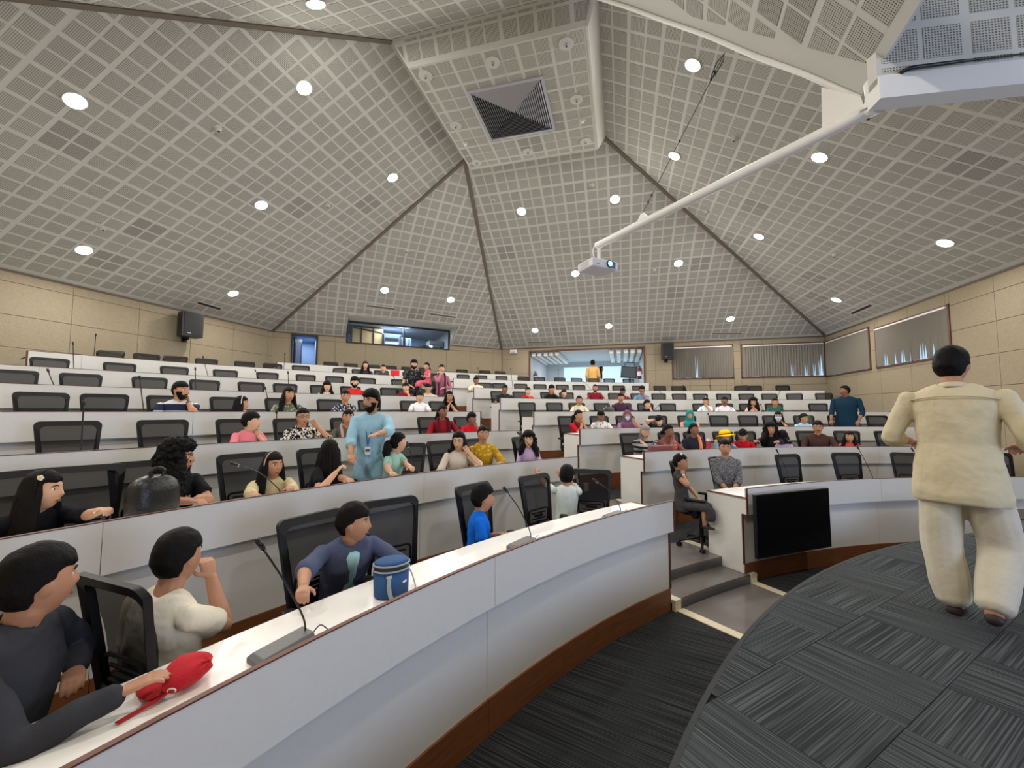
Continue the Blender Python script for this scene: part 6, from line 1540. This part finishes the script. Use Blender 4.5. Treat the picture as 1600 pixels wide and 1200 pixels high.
# ---------------- second row, left block
P('girl in a black top with long black hair at the far left edge, smiling sideways', (66, 767), R=11.42, s=.88, look=58, body=35, lean=18, skin='l', hair='long', top=(22, 22, 28), sleeve='elbow', fem=1, near=True,
  arms=(('px', 5, 860, 11.3), ('px', 172, 797, 11.0)), extra=(('clip', (226, 216, 180), (.070, .03, .09)), ('band', (30, 26, 26))), long=.06, curl=(.5, .9), hscale=1.02)
P('girl with big curly hair, black T-shirt with crest and blue lanyard', (277, 716), R=11.45, s=.95, look=84, body=18, lean=14, skin='m', hair='curly', top=(24, 24, 28), sleeve='short', fem=1, near=True,
  arms=(('px', 300, 783, 11.05), ('px', 318, 776, 11.10)), extra=(('lanyard', (24, 62, 190)), ('emblem',), ('clip', (236, 232, 226), (-.06, -.08, .10))), long=.0, curl=(.9, .8))
P('girl in a cream lace dress with long hair and hairband', (426, 727), R=11.42, s=.88, look=32, body=5, lean=10, skin='m', hair='long', top=(222, 210, 172), pat='soft', top2=(184, 164, 120), psc=2, sleeve='long', fem=1, near=True,
  arms=(('px', 395, 775, 11.0), ('px', 455, 762, 11.0)), extra=(('band', (200, 170, 150)),), long=.02, curl=(.6, .6))
P('girl in black with long hair hiding her face, turned to the standing man', (515, 706), R=11.40, s=.90, look=150, body=70, lean=14, skin='l', hair='long', top=(20, 20, 24), sleeve='short', fem=1,
  arms=(('px', 525, 738, 11.12), ('px', 548, 752, 11.0)), long=.14, curl=(.9, .6), bottom=(30, 24, 50), extra=())
P('girl in a mint top with a long ponytail, turned away to the right', (622, 692), R=11.45, s=.86, look=118, body=60, lean=12, skin='l', hair='pony', top=(168, 202, 190), pat='soft', top2=(134, 176, 164), sleeve='short', fem=1,
  arms=(('px', 612, 740, 11.0), ('px', 645, 733, 11.05)), extra=(('clip', (232, 228, 224), (0, -.12, .03)),), long=.06)
P('girl with glasses and short black hair in a cream top, hand by her cheek', (717, 690), R=11.42, s=.92, look=-14, body=15, lean=12, skin='l', hair='bob', top=(212, 200, 182), sleeve='elbow', fem=1, arms=('desk', 'raise'), extra=(('glasses',),))
P('woman in a mustard yellow patterned kurta smiling at the camera', (755, 679), R=11.50, s=.98, look=10, body=10, lean=4, skin='m', hair='bun', top=(178, 136, 30), pat='floral', top2=(206, 172, 70), psc=.7, sleeve='elbow', fem=1, arms=('desk', 'desk'))
P('little girl in a lilac top with wavy dark hair, second desk by the aisle', (826, 688), R=11.42, s=.78, look=0, body=5, lean=8, skin='l', hair='curly', top=(196, 172, 208), sleeve='long', fem=1, arms=((.05, .36, .24), (-.05, .36, .24)), long=-.05, hscale=1.0)
# ---------------- second row, right block
P('grey-haired man in a black and grey striped polo shirt with a phone at his ear', (1008, 675), R=11.42, s=1.0, look=28, body=38, lean=16, skin='l', hair='short', haircol='hairg', top=(34, 36, 40), pat='stripe', top2=(150, 154, 156), psc=12, sleeve='elbow',
  arms=('cheek', 'desk'), pitch=-14, extra=(('phone', 0),))
P('woman in a brown and red sari blouse with hand over her mouth', (1044, 674), R=11.42, s=.95, look=66, body=40, lean=10, skin='d', hair='bun', top=(112, 66, 56), pat='soft', top2=(160, 96, 84), sleeve='elbow', fem=1, arms=('mouth', 'desk'), extra=(('scarf', ((172, 52, 60), 'stripe', (220, 150, 140), 40), (-1,)),))
P('woman in a navy top with an orange scarf, looking up to the right', (1084, 672), R=11.45, s=.98, look=52, body=20, lean=4, skin='d', hair='bun', top=(38, 42, 56), sleeve='roll', fem=1, arms=('lap', 'lap'), extra=(('scarf', ((232, 120, 80), 'stripe', (240, 160, 120), 30), (-1,)),), pitch=8)
P('child in a wide-brimmed yellow hat with a red band', (1133, 683), R=11.40, s=.76, look=10, body=10, lean=12, skin='m', hair='short', top=(120, 136, 156), pat='floral', top2=(170, 184, 198), sleeve='short', arms=('desk', 'desk'), extra=(('hat',),), pitch=-8)
P('boy in a red T-shirt and black cap with his head lowered', (1161, 680), R=11.40, s=.82, look=-6, body=0, lean=12, skin='m', hair='cap', top=(184, 22, 34), sleeve='short', arms=('desk', 'desk'), extra=(('cap', (22, 22, 26), (22, 22, 26)),), pitch=-16)
P('young woman in black with long wavy hair smiling at the camera', (1204, 671), R=11.44, s=.96, look=12, body=-10, lean=12, skin='m', hair='curly', top=(24, 26, 34), sleeve='long', fem=1, arms=(('px', 1178, 690, 11.2), ('px', 1216, 690, 11.0)), long=.02)
P('small girl in a lilac dress with a pink flower clip, seen from behind', (1223, 682), R=11.34, s=.74, look=196, body=190, lean=4, skin='m', hair='bob', top=(190, 168, 206), sleeve='short', fem=1, arms=('down', 'down'), extra=(('clip', (236, 150, 176), (.05, -.08, .10)),))
P('man in a dark brown shirt with glasses and moustache', (1278, 668), R=11.50, s=1.05, look=4, body=8, lean=2, skin='m', hair='short', top=(66, 44, 42), sleeve='long', arms=('desk', 'desk'), extra=(('glasses',), ('moustache',)), collar=True, wid=1.12)
P('little girl in a coral sleeveless dress', (1327, 683), R=11.44, s=.80, look=6, body=6, lean=6, skin='m', hair='long', top=(226, 86, 84), sleeve='none', fem=1, arms=('down', 'down'))
# ---------------- third row, left block
P('boy in a pink T-shirt with hand at his chin, dark sunglasses on his hair', (392, 659), R=13.06, s=.85, look=84, body=30, lean=12, skin='l', hair='boy', top=(232, 140, 150), pat='soft', top2=(216, 112, 128), sleeve='short', arms=('desk', 'chin'), extra=(('bangle', 1, (230, 180, 180)),))
P('woman in a black and white zebra print top with glasses, hand raised', (473, 652), R=13.08, s=.96, look=18, body=10, lean=8, skin='m', hair='bun', top=(22, 22, 24), pat='swirl', top2=(226, 222, 212), psc=1.6, sleeve='elbow', fem=1, arms=('desk', 'raise'), extra=(('glasses',),), wid=1.08)
P('woman in an olive top looking at the camera beside the standing man', (544, 653), R=13.08, s=1.0, look=4, body=15, lean=8, skin='m', hair='tied', top=(88, 86, 72), sleeve='long', fem=1, arms=('desk', 'desk'), extra=(('scarf', ((178, 150, 142),), (-1, 1)), ('file',)), wid=1.08)
P('woman in a maroon outfit with a dark scarf and a long ponytail', (692, 644), R=13.10, s=.98, look=34, body=15, lean=8, skin='d', hair='pony', top=(132, 22, 36), sleeve='elbow', fem=1, arms=('desk', 'desk'), extra=(('scarf', ((88, 24, 36),), (-1, 1)),), wid=1.1, long=.05)
P('boy in a red T-shirt with one hand covering his mouth', (737, 655), R=13.06, s=.84, look=44, body=20, lean=10, skin='d', hair='boy', top=(214, 26, 44), sleeve='short', arms=('desk', 'mouth'))
# ---------------- third row, right block
P('woman in a red and black outfit with folded hands, looking up', (904, 650), R=13.06, s=.95, look=52, body=45, lean=6, skin='m', hair='pony', top=(196, 26, 40), sleeve='short', fem=1, arms=('chin', 'chin'), extra=(('scarf', ((52, 48, 54),), (1, -1)),), pitch=4)
P('boy in a white printed shirt looking down', (939, 650), R=13.06, s=.86, look=0, body=8, lean=10, skin='d', hair='boy', top=(222, 220, 216), pat='floral', top2=(120, 116, 120), psc=.8, sleeve='short', arms=('desk', 'desk'), pitch=-22, collar=True)
P('woman in a lilac outfit and headscarf wearing a face mask', (980, 650), R=13.08, s=.96, look=8, body=25, lean=8, skin='m', hair='hijab', top=(154, 116, 150), sleeve='roll', fem=1, arms=('desk', 'raise'), extra=(('hijab', (112, 78, 98)), ('mask',)), wid=1.06)
P('boy in black bowing his head with a hand on his hair', (1030, 657), R=13.0, s=.84, look=-20, body=10, lean=22, skin='l', hair='boy', top=(26, 26, 32), sleeve='short', arms=('head', 'desk'), pitch=-34)
P('woman in a teal headscarf and salmon pink top', (1078, 649), R=13.06, s=.98, look=4, body=15, lean=8, skin='m', hair='hijab', top=(236, 154, 140), sleeve='long', fem=1, arms=((.0, .36, .26), (-.02, .34, .25)), extra=(('hijab', (36, 134, 134)),), wid=1.08)
P('woman in black wearing a pale face mask, leaning on her hand', (1216, 651), R=13.06, s=.92, look=2, body=10, lean=8, skin='m', hair='long', top=(28, 26, 30), sleeve='elbow', fem=1, arms=('desk', 'cheek'), extra=(('mask',),))
P('boy in a pale blue shirt and green-peaked cap', (1256, 654), R=13.06, s=.84, look=56, body=20, lean=6, skin='m', hair='cap', top=(168, 204, 222), sleeve='short', arms=('desk', 'desk'), extra=(('cap', (34, 36, 36), (130, 196, 60)),))
# ---------------- fourth row, left block
P('bearded man in a navy and white striped polo resting his cheek on his hand', (282, 611), R=14.66, s=1.05, look=46, body=15, lean=8, skin='m', hair='short', top=(206, 208, 208), pat='stripe', top2=(34, 36, 66), psc=5.2, sleeve='short', arms=('desk', 'cheek'), extra=(('beard',), ('watch', 1)), collar=True, wid=1.12)
P('girl with black hair and white hairband, head just above the desk', (377, 631), R=14.6, s=.76, look=78, body=15, lean=6, skin='m', hair='long', top=(226, 168, 176), sleeve='short', fem=1, arms=('down', 'desk'), extra=(('band', (238, 236, 232)),))
P('woman with very long hair in an olive printed top', (451, 617), R=14.7, s=1.02, look=22, body=10, lean=6, skin='m', hair='long', top=(92, 98, 80), pat='floral', top2=(160, 166, 146), psc=1.0, sleeve='long', fem=1, arms=('desk', 'desk'), wid=1.12, long=.04)
P('woman in a navy floral top resting her chin on her hand', (540, 620), R=14.66, s=.98, look=8, body=10, lean=10, skin='m', hair='tied', top=(44, 50, 72), pat='floral', top2=(200, 204, 212), psc=1.1, sleeve='elbow', fem=1, arms=('desk', 'chin'), extra=(('watch', 1),))
P('boy in a crisp white shirt facing the camera', (656, 621), R=14.66, s=.82, look=2, body=4, lean=4, skin='l', hair='boy', top=(236, 238, 244), sleeve='short', arms=('desk', 'desk'), collar=True)
P('woman in a black top with glasses, hands under her chin, at the aisle', (702, 620), R=14.7, s=.96, look=14, body=20, lean=8, skin='m', hair='long', top=(28, 26, 30), sleeve='short', fem=1, arms=('chin', 'chin'), extra=(('glasses',),))
# ---------------- fourth row, right block
P('girl in a cream top, hair tied back, above the woman in red and black', (905, 626), R=14.66, s=.92, look=4, body=10, lean=8, skin='m', hair='tied', top=(214, 208, 180), sleeve='short', fem=1, arms=('desk', 'desk'))
P('man in a dark purple shirt with a moustache', (970, 622), R=14.7, s=1.02, look=8, body=12, lean=4, skin='m', hair='short', top=(66, 42, 62), sleeve='long', arms=('desk', 'desk'), extra=(('moustache',),), collar=True, wid=1.08)
P('boy in black with a hand at his mouth, fourth row of the right block', (1011, 632), R=14.62, s=.86, look=46, body=20, lean=12, skin='l', hair='boy', top=(30, 30, 34), sleeve='short', arms=('desk', 'mouth'))
P('child in a white T-shirt with a white hair bow, hand at mouth', (1103, 628), R=14.62, s=.82, look=-4, body=6, lean=8, skin='m', hair='tied', top=(214, 230, 236), sleeve='short', fem=1, arms=('desk', 'mouth'), extra=(('clip', (240, 240, 240), (0, .02, .13)),))
P('man with a moustache in a white collared shirt', (1132, 627), R=14.68, s=.98, look=2, body=10, lean=6, skin='d', hair='short', top=(226, 222, 228), sleeve='short', arms=('desk', 'desk'), extra=(('moustache',),), collar=True)
P('girl with wavy dark hair in a pale pink top', (1177, 629), R=14.62, s=.84, look=4, body=10, lean=10, skin='m', hair='curly', top=(232, 178, 178), sleeve='elbow', fem=1, arms=('desk', 'chin'), long=-.04)
P('woman in a dark green top stretching an arm along the desk', (1211, 629), R=14.66, s=.94, look=2, body=10, lean=10, skin='m', hair='bun', top=(44, 96, 84), sleeve='long', fem=1, arms=('desk', (-.50, .25, .28)))
# ---------------- fifth row, left block
P('girl with thick bangs and a white top', (511, 604), R=16.2, s=.86, look=6, body=8, lean=8, skin='l', hair='bangs', top=(236, 214, 214), sleeve='elbow', fem=1, arms=('desk', 'desk'))
P('bearded young man in a red T-shirt', (554, 598), R=16.25, s=1.0, look=10, body=10, lean=4, skin='l', hair='bushy', top=(196, 44, 42), sleeve='short', arms=('desk', 'desk'), extra=(('beard',),))
P('boy in a maroon T-shirt with hand at his mouth, below the man holding a baby', (634, 606), R=16.2, s=.86, look=12, body=10, lean=8, skin='l', hair='boy', top=(128, 26, 44), sleeve='short', arms=('desk', 'mouth'))
P('man in a cream shirt and glasses with his head bowed', (669, 607), R=16.2, s=1.02, look=0, body=8, lean=14, skin='l', hair='thin', top=(206, 194, 176), sleeve='elbow', arms=('desk', 'desk'), extra=(('glasses',),), pitch=-28, wid=1.08)
rt, pw_, rzm = P('bearded man in a black printed shirt holding a small child', (647, 570), R=16.9, s=1.02, look=8, body=10, lean=2, skin='l', hair='bushy', top=(30, 32, 36), pat='floral', top2=(96, 98, 100), psc=.8, sleeve='short', legs='stand', arms=((.10, .20, .16), (-.22, .22, .20)), extra=(('beard',),))
P('small child in a pink dress carried on the arm of the man in black', (667, 573), R=16.66, s=.58, look=-50, body=-60, lean=6, skin='l', hair='tied', top=(226, 104, 130), sleeve='cap', fem=1, arms=((.10, .26, .30), (-.05, .26, .28)), legs='dress', extra=(('band', (40, 36, 36)),))
P('woman standing in a dusty pink and purple outfit with a hand at her mouth', (690, 577), R=16.5, s=1.0, look=4, body=6, lean=0, skin='l', hair='tied', top=(178, 112, 128), sleeve='long', fem=1, legs='stand', hips=-.45, bottom=(120, 70, 92), arms=('mouth', (-.05, .18, .22)), extra=(('scarf', ((84, 36, 78),), (-1, 1)),))
# ---------------- fifth row, right block
P('man in a black T-shirt looking down at the aisle end of the fifth desk', (789, 608), R=16.2, s=1.02, look=18, body=14, lean=10, skin='d', hair='thin', top=(40, 42, 44), sleeve='short', arms=('desk', 'desk'), pitch=-20, wid=1.12)
P('girl in a red jacket with hand at her chin', (825, 612), R=16.2, s=.90, look=22, body=10, lean=8, skin='l', hair='bun', top=(206, 24, 44), sleeve='long', fem=1, arms=('desk', 'chin'))
P('teenage boy in black with bushy hair leaning on his hand', (862, 609), R=16.2, s=.96, look=24, body=20, lean=10, skin='m', hair='bushy', top=(24, 24, 28), sleeve='long', arms=('desk', 'cheek'))
P('small boy in dark clothes beside the bushy haired boy', (881, 615), R=16.16, s=.82, look=22, body=15, lean=6, skin='l', hair='boy', top=(38, 38, 38), sleeve='short', arms=('desk', 'desk'))
P('slim man in a maroon T-shirt with short cropped hair', (930, 607), R=16.25, s=.98, look=10, body=12, lean=4, skin='m', hair='thin', top=(122, 24, 42), sleeve='short', arms=('desk', 'desk'), extra=(('beard', .003),))
P('person in a black cap half hidden behind the man in purple', (973, 612), R=16.2, s=.92, look=6, body=8, lean=6, skin='d', hair='cap', top=(120, 50, 66), sleeve='short', arms=('desk', 'desk'), extra=(('cap', (24, 24, 28), (24, 24, 28)),))
P('man in a pale blue denim shirt covering his mouth with one hand', (1003, 610), R=16.2, s=.98, look=2, body=10, lean=8, skin='d', hair='bushy', top=(108, 138, 172), sleeve='elbow', arms=('desk', 'mouth'))
# ---------------- back rows
P('boy in a cream T-shirt at the aisle end of the sixth desk', (744, 595), R=17.72, s=.92, look=8, body=6, lean=6, skin='d', hair='boy', top=(228, 220, 196), sleeve='short', arms=('desk', 'desk'))
P('woman with very long dark hair in a dark top, near the back wall', (571, 571), R=19.3, s=.98, look=4, body=4, lean=4, skin='l', hair='long', top=(52, 46, 50), sleeve='long', fem=1, arms=('desk', 'desk'), long=.02)
P('girl in grey with hair tied back, left of the red sign', (599, 576), R=19.25, s=.88, look=8, body=6, lean=6, skin='l', hair='tied', top=(70, 66, 70), sleeve='long', fem=1, arms=('desk', 'desk'))
# ---------------- lounge people
def at_v(u_, v_, dv): D = ray(u_, v_); return CAMP + D * ((VB + dv) / D.dot(V))
def lounge_person(lab, hp, dv, **kw):
    H = at_v(hp[0], hp[1], dv); return P(lab, hp, R=(Vector((H.x, H.y, 0)) - CC).length, **kw)
lounge_person('man in a yellow ochre shirt standing in the lounge with his back to us', (926, 568), .3, s=1.12, look=186, body=182, lean=0, skin='m', hair='short', top=(224, 180, 112), sleeve='elbow', legs='stand', hips=-.16, arms=('down', 'down'), bottom=(52, 46, 46), wid=1.08)
lounge_person('person in black bending forward beside the man in yellow in the lounge', (939, 577), 1.5, s=.95, look=90, body=100, lean=40, skin='m', hair='long', top=(22, 24, 28), sleeve='long', legs='stand', arms=('desk', 'desk'), fem=1, bottom=(120, 100, 80))
# ---------------- standing men
P('bearded man in light blue shirt with blue lanyard standing between the desks', (580, 628), R=11.72, s=1.06, look=-38, body=-12, lean=2, skin='m', hair='bushy', top=(158, 196, 212), pat='soft', top2=(138, 180, 200), sleeve='roll', legs='stand', hips=-.12, bottom=(30, 32, 52), near=True,
  arms=(('px', 548, 716, 11.5), ('px', 590, 678, 11.25)), extra=(('beard', .012), ('lanyard', (50, 98, 176))), collar=True, wid=1.02, curl=(.5, .25), pole=((.6, -.3, -.8), (-.9, -.3, -.5)))
P('stout man in a dark teal shirt standing by the right wall, looking left', (1320, 611), R=13.15, s=1.06, look=-72, body=-14, lean=3, skin='d', hair='thin', top=(16, 46, 66), sleeve='roll', legs='stand', hips=-.1, bottom=(36, 38, 46),
  arms=((.23, .26, .06), (-.26, .20, .06)), collar=True, wid=1.32, pole=((.5, -1, -.4), (-.6, -1, -.3)))
# ---------------- the walking man on the stage, seen from behind
P('man in a cream kurta and off-white trousers walking away across the stage', (1487, 573), hz=STAGE_Z + 1.60, s=1.0, look=166, body=176, lean=3, skin='m', hair='boy', top=(208, 196, 164), sleeve='roll', legs='stand', hips=-.115, bottom=(206, 198, 178), near=True,
  legpts=[[(.105, 0, -.02), (.155, .07, -.42), (.115, -.16, -.75)], [(-.09, 0, -.02), (-.10, .02, -.44), (-.06, .02, -.81)]], legr=[.112, .104, .092, .088],
  arms=((.27, .22, .22), (-.25, .24, .22)), extra=(('glasses',),), collar=True, wid=1.2, pole=((.55, -1, -.7), (-.55, -1, -.7)), curl=(.8, .8))
